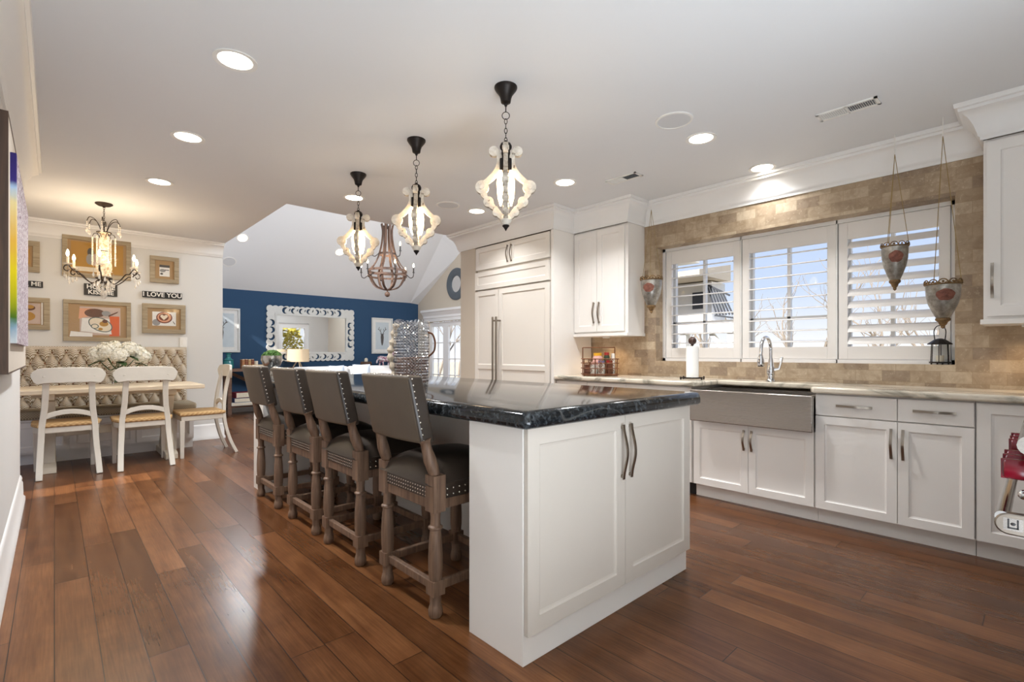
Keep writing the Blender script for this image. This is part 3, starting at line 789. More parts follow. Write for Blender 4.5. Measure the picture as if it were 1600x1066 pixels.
for x in (0.062, 0.152, 0.242, 0.52, 0.61, 0.70):
    bz = MB(); bz.M = Matrix.Translation((x, 0.016, 0.803)) @ Matrix.Rotation(-PI/2, 4, 'X'); bz.lathe([(0.034, 0), (0.034, 0.006), (0.028, 0.010)], 24); bz.M = None
    z_ = bz.build('knob_bezel', M['chrome'], t)
    kb = MB(); kb.M = Matrix.Translation((x, 0.024, 0.803)) @ Matrix.Rotation(-PI/2, 4, 'X')
    kb.lathe([(0.026, 0), (0.0285, 0.006), (0.0275, 0.044), (0.024, 0.050), (0.0, 0.051)], 24)
    kb.box(-0.005, 0.005, -0.027, 0.027, 0.045, 0.056); kb.M = None
    kb.build('knob', M['red'], z_, bevel=0.0015)
MB().ball((0.12, 0.036, 0.725), 0.014, 12, 8).build('thermostat_knob', M['chrome'], t)

# ------------------------------------------------------------------ counter stools
def make_stool():
    t = thing('counter_stool', '', 'stool', (0, 0, 0), -PI/2, 'leather counter stools along the island')
    hx, hy = 0.205, 0.205
    for sy in (-1, 1):
        for sx in (-1, 1):
            l_ = MB(); c = (sx*hx, sy*hy, 0)
            l_.lathe([(0.022, 0), (0.029, 0.008), (0.031, 0.028), (0.027, 0.048), (0.0235, 0.056), (0.0245, 0.10)], 14, c)
            l_.box(c[0]-0.029, c[0]+0.029, c[1]-0.029, c[1]+0.029, 0.098, 0.160)
            l_.lathe([(0.027, 0.160), (0.0305, 0.20), (0.031, 0.25), (0.0285, 0.31), (0.024, 0.365), (0.023, 0.372), (0.031, 0.377), (0.031, 0.385), (0.022, 0.391), (0.0205, 0.42), (0.024, 0.452)], 14, c)
            top = 0.605 if sy < 0 else 0.545
            l_.box(c[0]-0.033, c[0]+0.033, c[1]-0.030, c[1]+0.030, 0.450, top)
            if sy < 0:
                p = [(sx*hx, -hy-0.002, 0.600), (sx*hx*0.995, -hy-0.012, 0.63), (sx*hx*0.98, -hy-0.026, 0.67), (sx*hx*0.965, -hy-0.037, 0.71), (sx*hx*0.955, -hy-0.045, 0.742), (sx*hx*0.955, -hy-0.05, 0.76)]
                l_.tube(p, [0.022, 0.026, 0.0275, 0.023, 0.021, 0.031], 12)
            l_.build('leg', M['stool_wood'], t, smooth=40)
    for a, b in (((-hx, -hy), (hx, -hy)), ((-hx, hy), (hx, hy)), ((-hx, -hy), (-hx, hy)), ((hx, -hy), (hx, hy))):
        if a[1] == b[1]: B(a[0]+0.025, b[0]-0.025, a[1]-0.013, a[1]+0.013, 0.112, 0.148).build('stretcher', M['stool_wood'], t, smooth=0, bevel=0.004)
        else: B(a[0]-0.013, a[0]+0.013, a[1]+0.025, b[1]-0.025, 0.112, 0.148).build('stretcher', M['stool_wood'], t, smooth=0, bevel=0.004)
    fr = MB()
    fr.box(-hx+0.03, hx-0.03, -hy-0.018, -hy+0.01, 0.455, 0.500); fr.box(-hx+0.03, hx-0.03, hy-0.01, hy+0.018, 0.455, 0.500)
    fr.box(-hx-0.018, -hx+0.01, -hy+0.028, hy-0.028, 0.455, 0.500); fr.box(hx-0.01, hx+0.018, -hy+0.028, hy-0.028, 0.455, 0.500)
    fr.build('seat_frame', M['stool_wood'], t, smooth=0, bevel=0.004)
    bd = MB()
    bd.box(-hx+0.032, hx-0.032, -hy-0.022, hy+0.022, 0.498, 0.565); bd.box(-hx-0.022, hx+0.022, -hy+0.030, hy-0.030, 0.498, 0.565)
    band = bd.build('leather_band', M['leather_dark'], t, smooth=0, bevel=0.004)
    nails = []
    def nail(p, par):
        o = nails[0].copy() if nails else MB().ball((0, 0, 0), 0.0046, 6, 4).build('nailhead', M['nail'], smooth=60)
        if nails: COL.objects.link(o)
        nails.append(o); o.location = p; o.parent = par
    for z in (0.514, 0.540):
        for k in range(11):
            for s in (-1, 1): nail((s*(hx+0.022), -0.160+0.032*k, z), band)
    nl = MB()
    for z in (0.510, 0.526, 0.542, 0.556):
        for k in range(17): nl.ball((-0.161+0.0201*k, -hy-0.022, z), 0.0034, 6, 4, (1, 0.6, 1))
    nl.build('nailhead_border', M['nail'], band)['kind'] = 'stuff'
    # domed cushion
    st = MB(); N = 14; g = []
    for j in range(N+1):
        row = []
        for i in range(N+1):
            u, v = i/N*2-1, j/N*2-1
            x, y = u*(hx+0.018), v*(hy+0.035)
            k = (1-abs(u)**3.2)*(1-abs(v)**3.2)
            row.append(st.v((x, y, 0.560+0.105*max(k, 0)**0.45)))
        g.append(row)
    for j in range(N):
        for i in range(N): st.f([g[j][i], g[j][i+1], g[j+1][i+1], g[j+1][i]])
    edge = g[0]+[g[j][N] for j in range(1, N+1)]+[g[N][i] for i in range(N-1, -1, -1)]+[g[j][0] for j in range(N-1, 0, -1)]
    st.f(edge[::-1])
    st.build('seat', M['leather_dark'], t, smooth=60)
    # backrest, leaning back
    bk = MB(); N, K = 10, 8; tilt = 0.22
    def bp(u, v, s):      # u across, v up, s -1 back face, +1 front face
        x = u*0.213; z = 0.742+v*0.285; y = -0.245-v*0.285*tilt+s*0.036-0.018*(1-u*u)
        if s > 0: y += 0.012*(1-u*u)*(1-(2*v-1)**2)
        return bk.v((x, y, z))
    Fb = [[bp(-1+2*i/N, j/K, -1) for i in range(N+1)] for j in range(K+1)]; Ff = [[bp(-1+2*i/N, j/K, 1) for i in range(N+1)] for j in range(K+1)]
    for j in range(K):
        for i in range(N):
            bk.mi = 0; bk.f([Fb[j][i], Fb[j][i+1], Fb[j+1][i+1], Fb[j+1][i]])
            bk.mi = 1; bk.f([Ff[j][i], Ff[j+1][i], Ff[j+1][i+1], Ff[j][i+1]])
        bk.mi = 1; bk.f([Fb[j][0], Fb[j+1][0], Ff[j+1][0], Ff[j][0]]); bk.f([Fb[j][N], Ff[j][N], Ff[j+1][N], Fb[j+1][N]])
    for i in range(N):
        bk.mi = 0
        bk.f([Fb[K][i], Fb[K][i+1], Ff[K][i+1], Ff[K][i]]); bk.f([Fb[0][i], Ff[0][i], Ff[0][i+1], Fb[0][i+1]])
    bo = bk.build('backrest', [M['leather'], M['leather_dark']], t, smooth=30, bevel=0.013, seg=3)
    def np_(u, v, off=0.0): return (u*0.213, -0.245-v*0.285*tilt-0.037-0.018*(1-u*u)+off, 0.742+v*0.285)
    for sx in (-1, 1):
        for k in range(11):
            v = 0.045+0.091*k; p = np_(sx*0.93, v); nail((sx*0.2125, p[1]+0.020, p[2]), bo)
    for k in range(17):
        p = np_(-0.9+1.8*k/16, 1.0); nail((p[0], p[1]+0.018, p[2]-0.0015), bo)
    return t
SY = [(1.962, 'nearest of the four leather counter stools, beside the white island end block'), (2.662, 'second of the leather counter stools counted from the camera'),
      (3.262, 'third of the leather counter stools counted from the camera'), (3.965, 'farthest of the four leather counter stools, by the far island support')]
st0 = make_stool()
for i, (y, lb) in enumerate(SY):
    o = st0 if i == 0 else dup(st0, (0, 0, 0))
    o.location = (1.392, y, 0); o['label'] = lb

# ------------------------------------------------------------------ dining chairs, table, banquette
def make_chair(name='dining_chair'):
    t = thing(name, '', 'chair', (0, 0, 0), 0, 'white rush-seat dining chairs')
    for sx in (-1, 1):
        l_ = MB(); p = bez([(sx*0.205, -0.325, 0.0), (sx*0.198, -0.262, 0.15), (sx*0.188, -0.218, 0.32), (sx*0.182, -0.205, 0.46), (sx*0.165, -0.215, 0.62), (sx*0.158, -0.245, 0.80), (sx*0.158, -0.275, 0.92)], 5)
        l_.sweep(p, [(-0.016, -0.023), (0.016, -0.023), (0.016, 0.023), (-0.016, 0.023)], up=(1, 0, 0))
        l_.build('rear_leg', M['chair_paint'], t, smooth=40, bevel=0.004)
        f_ = MB(); q = 0.205
        f_.sweep([(sx*q, 0.195, 0.0), (sx*q, 0.195, 0.40)], lambda i: [(-0.016-0.008*i, -0.016-0.008*i), (0.016+0.008*i, -0.016-0.008*i), (0.016+0.008*i, 0.016+0.008*i), (-0.016-0.008*i, 0.016+0.008*i)], up=(0, 1, 0))
        f_.build('front_leg', M['chair_paint'], t, smooth=0, bevel=0.003)
    ap = MB()
    def plan(o): return [(-0.20-o, -0.205-o), (0.20+o, -0.205-o), (0.235+o, -0.05), (0.225+o, 0.205+o), (-0.225-o, 0.205+o), (-0.235-o, -0.05)]
    prism_xy(ap, plan(0.0), 0.395, 0.448)
    ap.build('seat_frame', M['chair_paint'], t, smooth=0, bevel=0.006)
    se = MB()
    rs = [[se.v((x, y, z)) for x, y in plan(o)] for o, z in ((0.004, 0.448), (0.014, 0.458), (0.012, 0.478), (-0.004, 0.486))]
    se.rings(rs, caps=False); c0 = se.v((0, 0, 0.478)); n = 6
    for k in range(n): se.f([rs[-1][k], rs[-1][(k+1) % n], c0])
    se.f(rs[0][::-1])
    se.build('rush_seat', M['rush'], t, smooth=30, bevel=0.004)
    cr = MB(); N = 24; pts = []; hs = []
    for k in range(N+1):
        u = -1+2*k/N; pts.append((u*0.255, -0.278+0.035*u*u-0.012, 0)); 
        a = abs(u); top = 0.992-0.010*a*a if a < 0.72 else 0.992-0.0052-0.052*((a-0.72)/0.28)**2.2
        bot = 0.852 if a < 0.60 else 0.852-0.012*((a-0.6)/0.25) if a < 0.85 else 0.84+0.075*((a-0.85)/0.15)**1.6
        hs.append((bot, max(top, bot+0.02)))
    cr.sweep(pts, lambda i: [(-0.013, hs[i][0]), (0.013, hs[i][0]), (0.013, hs[i][1]), (-0.013, hs[i][1])])
    cr.build('crest_rail', M['chair_paint'], t, smooth=30, bevel=0.005)
    br = MB(); pts = [(-0.165+0.33*k/12, -0.212, 0.545+0.040*(1-(2*k/12-1)**2)) for k in range(13)]
    br.sweep(pts, [(-0.011, -0.022), (0.011, -0.022), (0.011, 0.022), (-0.011, 0.022)])
    br.build('back_rail', M['chair_paint'], t, smooth=40, bevel=0.003)
    return t
ch = make_chair(); ch.location = (0.088, 6.295, 0); ch.rotation_euler = (0, 0, math.radians(3)); ch['label'] = 'left one of two white dining chairs with backs to camera, rush seat'
dup(ch, (0.655, 6.235, 0), math.radians(1), 'right one of two white dining chairs with backs to camera, rush seat')
dup(ch, (1.185, 6.43, 0), math.radians(91), 'white rush-seat dining chair seen from the side at the right end of the table')

t = thing('dining_table', 'long pale washed trestle table in front of the tufted bench', 'table', (0.435, 6.60, 0))
B(-0.765, 0.765, -0.40, 0.40, 0.738, 0.783).build('tabletop', M['table_wood'], t, smooth=0, bevel=0.008)
B(-0.60, 0.60, -0.05, 0.05, 0.69, 0.738).build('apron', M['table_wood'], t, smooth=0, bevel=0.004)
for sx in (-1, 1):
    x = sx*0.475; q = MB(); L = []; R_ = []
    for k in range(17):
        z = 0.07+0.60*k/16; u = k/16; wv = 0.085+0.055*math.cos(2*PI*u)+0.05*max(0, 0.25-u)*4*0.5
        L.append((-wv, z)); R_.append((wv, z))
    q.M = Matrix(((0, 1, 0, 0), (1, 0, 0, 0), (0, 0, 1, 0), (0, 0, 0, 1)))
    q.prism(L+R_[::-1], x-0.05, x+0.05)
    q.prism([(-0.34, 0.0), (0.34, 0.0), (0.34, 0.055), (0.29, 0.075), (-0.29, 0.075), (-0.34, 0.055)], x-0.055, x+0.055)
    q.prism([(-0.32, 0.738), (0.32, 0.738), (0.30, 0.68), (0.14, 0.655), (-0.14, 0.655), (-0.30, 0.68)], x-0.045, x+0.045); q.M = None
    q.build('pedestal', M['chair_cream'], t, smooth=30, bevel=0.005)
B(-0.43, 0.43, -0.02, 0.02, 0.30, 0.38).build('stretcher', M['chair_cream'], t, smooth=0, bevel=0.004)

# banquette: base, tufted back, two loose cushions
bx0, bx1 = -1.60, 1.215
t = thing('banquette_bench', 'built-in white bench with tall tufted printed back along the nook wall', 'bench', (bx0, 6.84, 0))
bw = bx1-bx0
B(0, bw, 0.03, YB-6.84-0.002, 0.11, 0.44).build('base', M['white'], t, smooth=0)
B(0, bw, 0.09, YB-6.84-0.002, 0.0, 0.11).build('toe_kick', M['white'], t, smooth=0)
B(-0.01, bw+0.012, 0.0, YB-6.84-0.002, 0.435, 0.455).build('seat_board', M['white'], t, smooth=0, bevel=0.004)
for k in range(5):
    x0 = 0.06+k*0.552
    d = door_mb(x0, x0+0.54, 0.13, 0.425, 0.05, y=0.012).build('drawer', M['white'], t, smooth=0)
    B(x0+0.495, x0+0.505, -0.012, 0.012, 0.17, 0.38).build('pull', M['plastic_white'], d, smooth=0)
tb = MB(); sx_, sz_ = 0.113, 0.115; NX, NZ = 420, 110; zlo, zhi = 0.45, 1.195; g = []
for j in range(NZ+1):
    row = []
    for i in range(NX+1):
        x, z = bw*i/NX, zlo+(zhi-zlo)*j/NZ
        u = x/sx_+(z-1.125)/(2*sz_); v = x/sx_-(z-1.125)/(2*sz_)
        p = abs(math.sin(PI*u))*abs(math.sin(PI*v))
        dpt = 0.05*max(p, 0)**0.42
        e_ = min(1, (zhi-z)/0.035, x/0.03, (bw-x)/0.03); dpt = dpt*max(e_, 0)**0.5
        if z > 1.13: dpt = max(dpt, 0.030*max(e_, 0)**0.4*(min(1, (z-1.13)/0.03)))
        row.append(tb.v((x, YB-6.84-0.085-dpt, z)))
    g.append(row)
for j in range(NZ):
    for i in range(NX): tb.f([g[j][i], g[j][i+1], g[j+1][i+1], g[j+1][i]])
yb_ = YB-6.84-0.002
for a, b in (((0, NX), 0), ((0, NX), NZ)):
    b0 = tb.v((0, yb_, zlo+(zhi-zlo)*b/NZ)); b1 = tb.v((bw, yb_, zlo+(zhi-zlo)*b/NZ))
    tb.f(([g[b][i] for i in range(NX+1)]+[b1, b0]))
for i in (0, NX):
    b0 = tb.v((bw*i/NX, yb_, zlo)); b1 = tb.v((bw*i/NX, yb_, zhi)); tb.f([g[j][i] for j in range(NZ+1)]+[b1, b0])
bk = tb.build('tufted_back', M['tuft'], t, smooth=60)
bt = MB()
kx = int(bw/sx_)
for r__ in range(-6, 1):
    z = 1.125+r__*sz_
    if z < 0.5: continue
    for q in range(0, kx+1):
        xq = (q+(0.5 if r__ % 2 else 0))*sx_
        if 0.04 < xq < bw-0.04: bt.ball((xq, yb_-0.088, z), 0.013, 8, 5, (1, 0.5, 1))
for a, b in ((bx0+0.02, 0.318), (0.326, 1.228)):
    pass
bt.build('button_tufts', M['copper'], bk)
for (a, b, lb) in ((bx0, 0.318, 'long printed bench cushion behind the left dining chair'), (0.324, 1.235, 'printed bench cushion at the right end of the banquette')):
    c_ = B(0, b-a, 0, 0.425, 0, 0.085); o = c_.build('bench_cushion', M['seat_fabric'], None, (a, 6.80, 0.456), bevel=0.030, seg=4, smooth=60)
    tag(o, lb, 'cushion', 'bench cushions on the banquette')

# vase of white hydrangeas on the table
t = thing('glass_vase', 'clear glass vase holding hydrangea stems on the dining table', 'vase', (0.49, 6.60, 0.783))
MB().lathe([(0.052, 0.0), (0.072, 0.03), (0.075, 0.08), (0.056, 0.14), (0.046, 0.165), (0.056, 0.20), (0.053, 0.20), (0.043, 0.165), (0.053, 0.14), (0.071, 0.08), (0.068, 0.03), (0.0, 0.008)], 24, caps=False).build('vase_body', M['glass'], t)
HY = [(-0.16, 0.0, 0.325), (-0.09, -0.07, 0.355), (-0.02, 0.03, 0.385), (0.0, -0.10, 0.315), (0.09, -0.05, 0.375), (0.16, 0.03, 0.350), (0.20, -0.02, 0.300), (-0.10, 0.07, 0.37), (0.08, 0.08, 0.37)]
HL = ['leftmost', 'left front', 'topmost middle', 'front middle lowest', 'right of centre', 'right rear', 'rightmost', 'left rear', 'right back']
for i, (x, y, z) in enumerate(HY):
    r = 0.080
    h_ = MB(); rr = random.Random(i)
    for q in range(110):
        zc = rr.uniform(-0.75, 1); an = rr.uniform(0, 2*PI); s_ = math.sqrt(1-zc*zc)
        n = Vector((s_*math.cos(an), s_*math.sin(an), zc)); c0 = n*r*rr.uniform(0.88, 1.04)
        a = n.orthogonal().normalized(); b = n.cross(a); ro = rr.uniform(0, PI)
        a, b = a*math.cos(ro)+b*math.sin(ro), b*math.cos(ro)-a*math.sin(ro); w_ = 0.0155
        for k in range(4):
            d1 = [a, b, -a, -b][k]; d2 = [b, -a, -b, a][k]
            h_.quad(c0, c0+(d1*0.9+d2*0.15)*w_+n*0.002, c0+(d1+d2)*w_*0.85+n*0.005, c0+(d2*0.9+d1*0.15)*w_+n*0.002)
    h_.ball((0, 0, 0), r*0.86, 10, 7)
    hr = thing('hydrangea', 'white hydrangea bloom in the glass vase, %s of the bunch' % HL[i], 'flower', (0.49+x, 6.60+y, 0.783+z), 0, 'white hydrangeas in the vase')
    h_.build('bloom', M['petal'], hr, smooth=0)
    MB().tube(bez([(0, 0, -0.05), (-x*0.55, -y*0.55, -0.16), (-x*0.9, -y*0.9, -z+0.17), (-x*1.15, -y*1.15, -z+0.03)], 5), 0.0045, 6).build('stem', M['leaf'], hr)
    if i in (0, 3, 4, 6):
        lf = MB(); d = Vector((x if abs(x) > 0.02 else 0.05, y-0.03, 0)).normalized(); sd = Vector((-d.y, d.x, 0))
        base = Vector((-x*0.3, -y*0.3, -0.085))
        for sg in (-1, 1):
            pr_ = None
            for k in range(7):
                u = k/6; c0 = base+d*(0.13*u)+Vector((0, 0, -0.05*u*u+0.01)); e_ = c0+sd*sg*0.042*math.sin(PI*min(u*0.95+0.05, 1))+Vector((0, 0, 0.01))
                if pr_: lf.quad(pr_[0], pr_[1], e_, c0)
                pr_ = (c0, e_)
        lf.build('leaf', M['leaf'], hr, smooth=60)
# ------------------------------------------------------------------ nook wall art and signs
YW = YB-0.003
def frame(name, label, cx, cz, w_, h_, fr, cat='picture', group=None, nails=True):
    t = thing(name, label, cat, (cx, YW, cz), 0, group)
    f_ = MB(); d = 0.028
    f_.box(-w_/2, w_/2, -d, 0, -h_/2, -h_/2+fr); f_.box(-w_/2, w_/2, -d, 0, h_/2-fr, h_/2)
    f_.box(-w_/2, -w_/2+fr, -d, 0, -h_/2+fr, h_/2-fr); f_.box(w_/2-fr, w_/2, -d, 0, -h_/2+fr, h_/2-fr)
    fo = f_.build('frame', M['frame_wood'], t, smooth=0, bevel=0.003)
    B(-w_/2+fr, w_/2-fr, -0.014, -0.002, -h_/2+fr, h_/2-fr).build('mat', M['burlap'], t, smooth=0)
    Q((-w_/2+fr, -0.024, -h_/2+fr), (w_/2-fr, -0.024, -h_/2+fr), (w_/2-fr, -0.024, h_/2-fr), (-w_/2+fr, -0.024, h_/2-fr)).build('glazing', M['picture_glass'], t, smooth=0)
    return t
ART = {}
for k, c in dict(orange='#d9642c', peach='#e2a684', brownish='#6a4634', cream='#e9dcc4', teal_grey='#5a6a66', foam='#f0e2cc', coffee='#7a3f28', grey='#9a9896', gold='#b98a3a', pinkgrey='#c9b3a6', paperw='#efece6', charcoal='#55504c').items():
    ART[k] = paint('print_'+k, c, 0.7, 0.04, 40)
def flat(mb, poly, y): mb.f([mb.v((x, y, z)) for x, z in poly])
def ell(cx, cz, a, b, n=24, rot=0): return [(cx+a*math.cos(2*PI*k/n)*math.cos(rot)-b*math.sin(2*PI*k/n)*math.sin(rot), cz+a*math.cos(2*PI*k/n)*math.sin(rot)+b*math.sin(2*PI*k/n)*math.cos(rot)) for k in range(n)]
def rc(x0, x1, z0, z1): return [(x0, z0), (x1, z0), (x1, z1), (x0, z1)]
def art(t, layers):
    mats = list(dict.fromkeys(l[0] for l in layers)); a = MB()
    for k, (m, poly) in enumerate(layers):
        a.mi = mats.index(m); flat(a, poly, -0.0145-0.0004*k)
    a.build('print', [ART[m] for m in mats], t, smooth=0)
t = frame('picture_frame', 'small reclaimed-wood frame upper left on the nook wall, partly behind the canvas', -0.26, 2.153, 0.29, 0.335, 0.055)
art(t, [('gold', rc(-0.07, 0.07, -0.08, 0.08)), ('pinkgrey', ell(0, 0, 0.05, 0.05))])
t = frame('picture_frame', 'large reclaimed-wood frame hanging behind the crystal chandelier', 0.363, 2.205, 0.605, 0.46, 0.045)
art(t, [('gold', rc(-0.23, 0.23, -0.17, 0.17)), ('pinkgrey', ell(0.0, -0.02, 0.10, 0.07)), ('charcoal', ell(-0.06, 0.06, 0.03, 0.05)), ('grey', ell(-0.07, -0.02, 0.03, 0.06)), ('cream', rc(-0.2, 0.05, -0.16, -0.11))])
t = frame('picture_frame', 'square reclaimed-wood frame with a tiny photo, above the I LOVE YOU sign', 0.995, 2.145, 0.295, 0.325, 0.05)
art(t, [('paperw', rc(-0.052, 0.052, -0.08, 0.06)), ('charcoal', rc(-0.052, 0.052, 0.03, 0.06)), ('grey', ell(-0.02, -0.01, 0.03, 0.02)), ('charcoal', ell(-0.03, -0.05, 0.015, 0.012)), ('charcoal', rc(0.0, 0.045, -0.005, 0.005))])
t = frame('picture_frame', 'reclaimed-wood frame lower left on the nook wall, partly behind the canvas', -0.22, 1.545, 0.37, 0.345, 0.05)
art(t, [('pinkgrey', rc(-0.10, 0.11, -0.11, 0.11)), ('gold', ell(0.0, -0.03, 0.07, 0.05)), ('brownish', ell(0.02, 0.06, 0.05, 0.03)), ('gold', ell(0.03, 0.07, 0.03, 0.02)), ('paperw', rc(0.115, 0.130, -0.12, 0.12))])
t = frame('picture_frame', 'large reclaimed-wood framed food print over the table, orange and cream', 0.368, 1.487, 0.595, 0.46, 0.042)
art(t, [('pinkgrey', rc(-0.16, 0.20, -0.16, 0.16)), ('orange', rc(0.10, 0.19, -0.17, 0.06)), ('peach', [(-0.17, 0.02), (-0.06, 0.06), (-0.05, 0.14), (-0.16, 0.14)]), ('brownish', ell(-0.03, 0.09, 0.09, 0.05)),
        ('paperw', [(-0.15, -0.12), (0.12, -0.15), (0.10, 0.03), (-0.14, 0.03)]), ('teal_grey', ell(0.02, -0.04, 0.115, 0.075, rot=-0.5)), ('cream', ell(0.02, -0.04, 0.105, 0.066, rot=-0.5)), ('gold', ell(0.05, -0.03, 0.04, 0.03)),
        ('teal_grey', ell(-0.03, -0.06, 0.035, 0.028)), ('cream', ell(-0.03, -0.06, 0.026, 0.02)), ('brownish', ell(0.06, 0.0, 0.025, 0.02)), ('gold', ell(0.02, -0.09, 0.02, 0.015)), ('grey', ell(0.07, 0.09, 0.04, 0.03)), ('brownish', [(0.09, 0.05), (0.17, 0.10), (0.18, 0.12), (0.09, 0.07)]),
        ('paperw', [(-0.245, -0.18), (-0.05, -0.18), (-0.05, -0.14), (-0.235, -0.12)])])
t = frame('picture_frame', 'reclaimed-wood framed coffee cup print below the I LOVE YOU sign', 0.992, 1.542, 0.44, 0.36, 0.052)
art(t, [('paperw', rc(-0.12, 0.12, -0.085, 0.085)), ('grey', ell(-0.08, -0.045, 0.04, 0.04)), ('coffee', ell(0.0, 0.015, 0.082, 0.070)), ('peach', ell(0.0, 0.018, 0.070, 0.058)), ('coffee', ell(-0.005, 0.02, 0.05, 0.044)),
        ('foam', [(-0.005, -0.015), (0.035, 0.025), (0.030, 0.048), (0.012, 0.050), (-0.003, 0.036), (-0.02, 0.052), (-0.038, 0.046), (-0.04, 0.025)]), ('charcoal', [(0.085, -0.03), (0.105, -0.065), (0.112, -0.06), (0.092, -0.028)])])
def sign(label, cx, cz, w_, h_, lines, size):
    t = thing('word_sign', label, 'sign', (cx, YW, cz), 0)
    B(-w_/2, w_/2, -0.022, 0, -h_/2, h_/2).build('board', M['black'], t, smooth=0, bevel=0.002)
    for i, (s_, x, z, al) in enumerate(lines): text('lettering', s_, size, M['letter'], t, (x, -0.023, z), (PI/2, 0, 0), 0.0012, al, 0.0012)
sign('small black word sign ending in ME, partly behind the canvas at left', -0.22, 1.860, 0.26, 0.066, [('K ME', 0.115, 0.0, 'RIGHT')], 0.062)
sign('two-line black word sign on the nook wall, half hidden by chandelier crystals', 0.392, 1.845, 0.295, 0.130, [('HUG ME', 0, 0.030, 'CENTER'), ('KISS ME', 0, -0.031, 'CENTER')], 0.068)
sign('long black word sign reading I LOVE YOU in white capitals', 0.975, 1.832, 0.40, 0.074, [('I LOVE YOU', 0, 0.0, 'CENTER')], 0.074)
t = thing('light_switch', 'white light switch plate on the nook wall above the bench end', 'switch', (1.193, YW, 1.257))
B(-0.04, 0.04, -0.008, 0, -0.062, 0.062).build('plate', M['plastic_white'], t, smooth=0, bevel=0.003)
B(-0.017, 0.017, -0.012, -0.008, -0.034, 0.034).build('rocker', M['plastic_white'], t, smooth=0, bevel=0.002)

# ------------------------------------------------------------------ framed canvas on the left wall
t = thing('wall_painting', 'abstract purple and yellow canvas on a whitewashed board, at the left edge', 'painting', (XL, 2.67, 1.045), PI/2)
# local x runs +Y, local -y points into the room
B(0.012, 1.58, -0.060, -0.002, 0.0, 0.99).build('board', M['canvas_white'], t, smooth=0)
B(0.0, 0.012, -0.062, -0.002, -0.004, 0.994).box(0.012, 1.58, -0.062, -0.002, -0.006, 0.0).box(0.012, 1.58, -0.062, -0.002, 0.99, 0.996).build('frame', M['dark_frame'], t, smooth=0)
def m_canvas():
    q = NT('abstract_canvas_paint'); tc = q.n.new('ShaderNodeTexCoord'); sp = q.n.new('ShaderNodeSeparateXYZ'); q.link(tc.outputs['Object'], sp.inputs[0])
    nz = q.noise(tc.outputs['Object'], 7, 4, 0.6)
    zz = q.math('ADD', sp.outputs['Z'], q.math('MULTIPLY', q.math('SUBTRACT', nz, 0.5), 0.10))
    band = q.ramp(q.math('DIVIDE', zz, 1.0), [(0.12, '#dfe6ea'), (0.17, '#8fb0c8'), (0.21, '#4f7a22'), (0.27, '#a8b01c'), (0.40, '#e8d61e'), (0.52, '#e6b84a'), (0.68, '#e8d9a0'), (0.74, '#a9c6e4'), (0.78, '#3c2f7c'), (0.86, '#2f2568')])
    sk = q.noise(q.coords('Object', (2.2, 2.2, 1.5)), 34, 4, 0.8)
    sp2 = q.ramp(sk, [(0.40, '#28242f'), (0.46, '#7a3f5c'), (0.50, '#c6b8c0'), (0.55, '#ecebea'), (0.62, '#938e9a')])
    fac = q.ramp(sp.outputs['X'], [(0.16, '#000000'), (0.22, '#ffffff')])
    q.color(q.mix(fac, band, sp2))
    return q.set(rough=0.7, spec=0.2)
B(0.14, 1.35, -0.078, -0.058, 0.115, 0.88).build('canvas', m_canvas(), t, smooth=0)

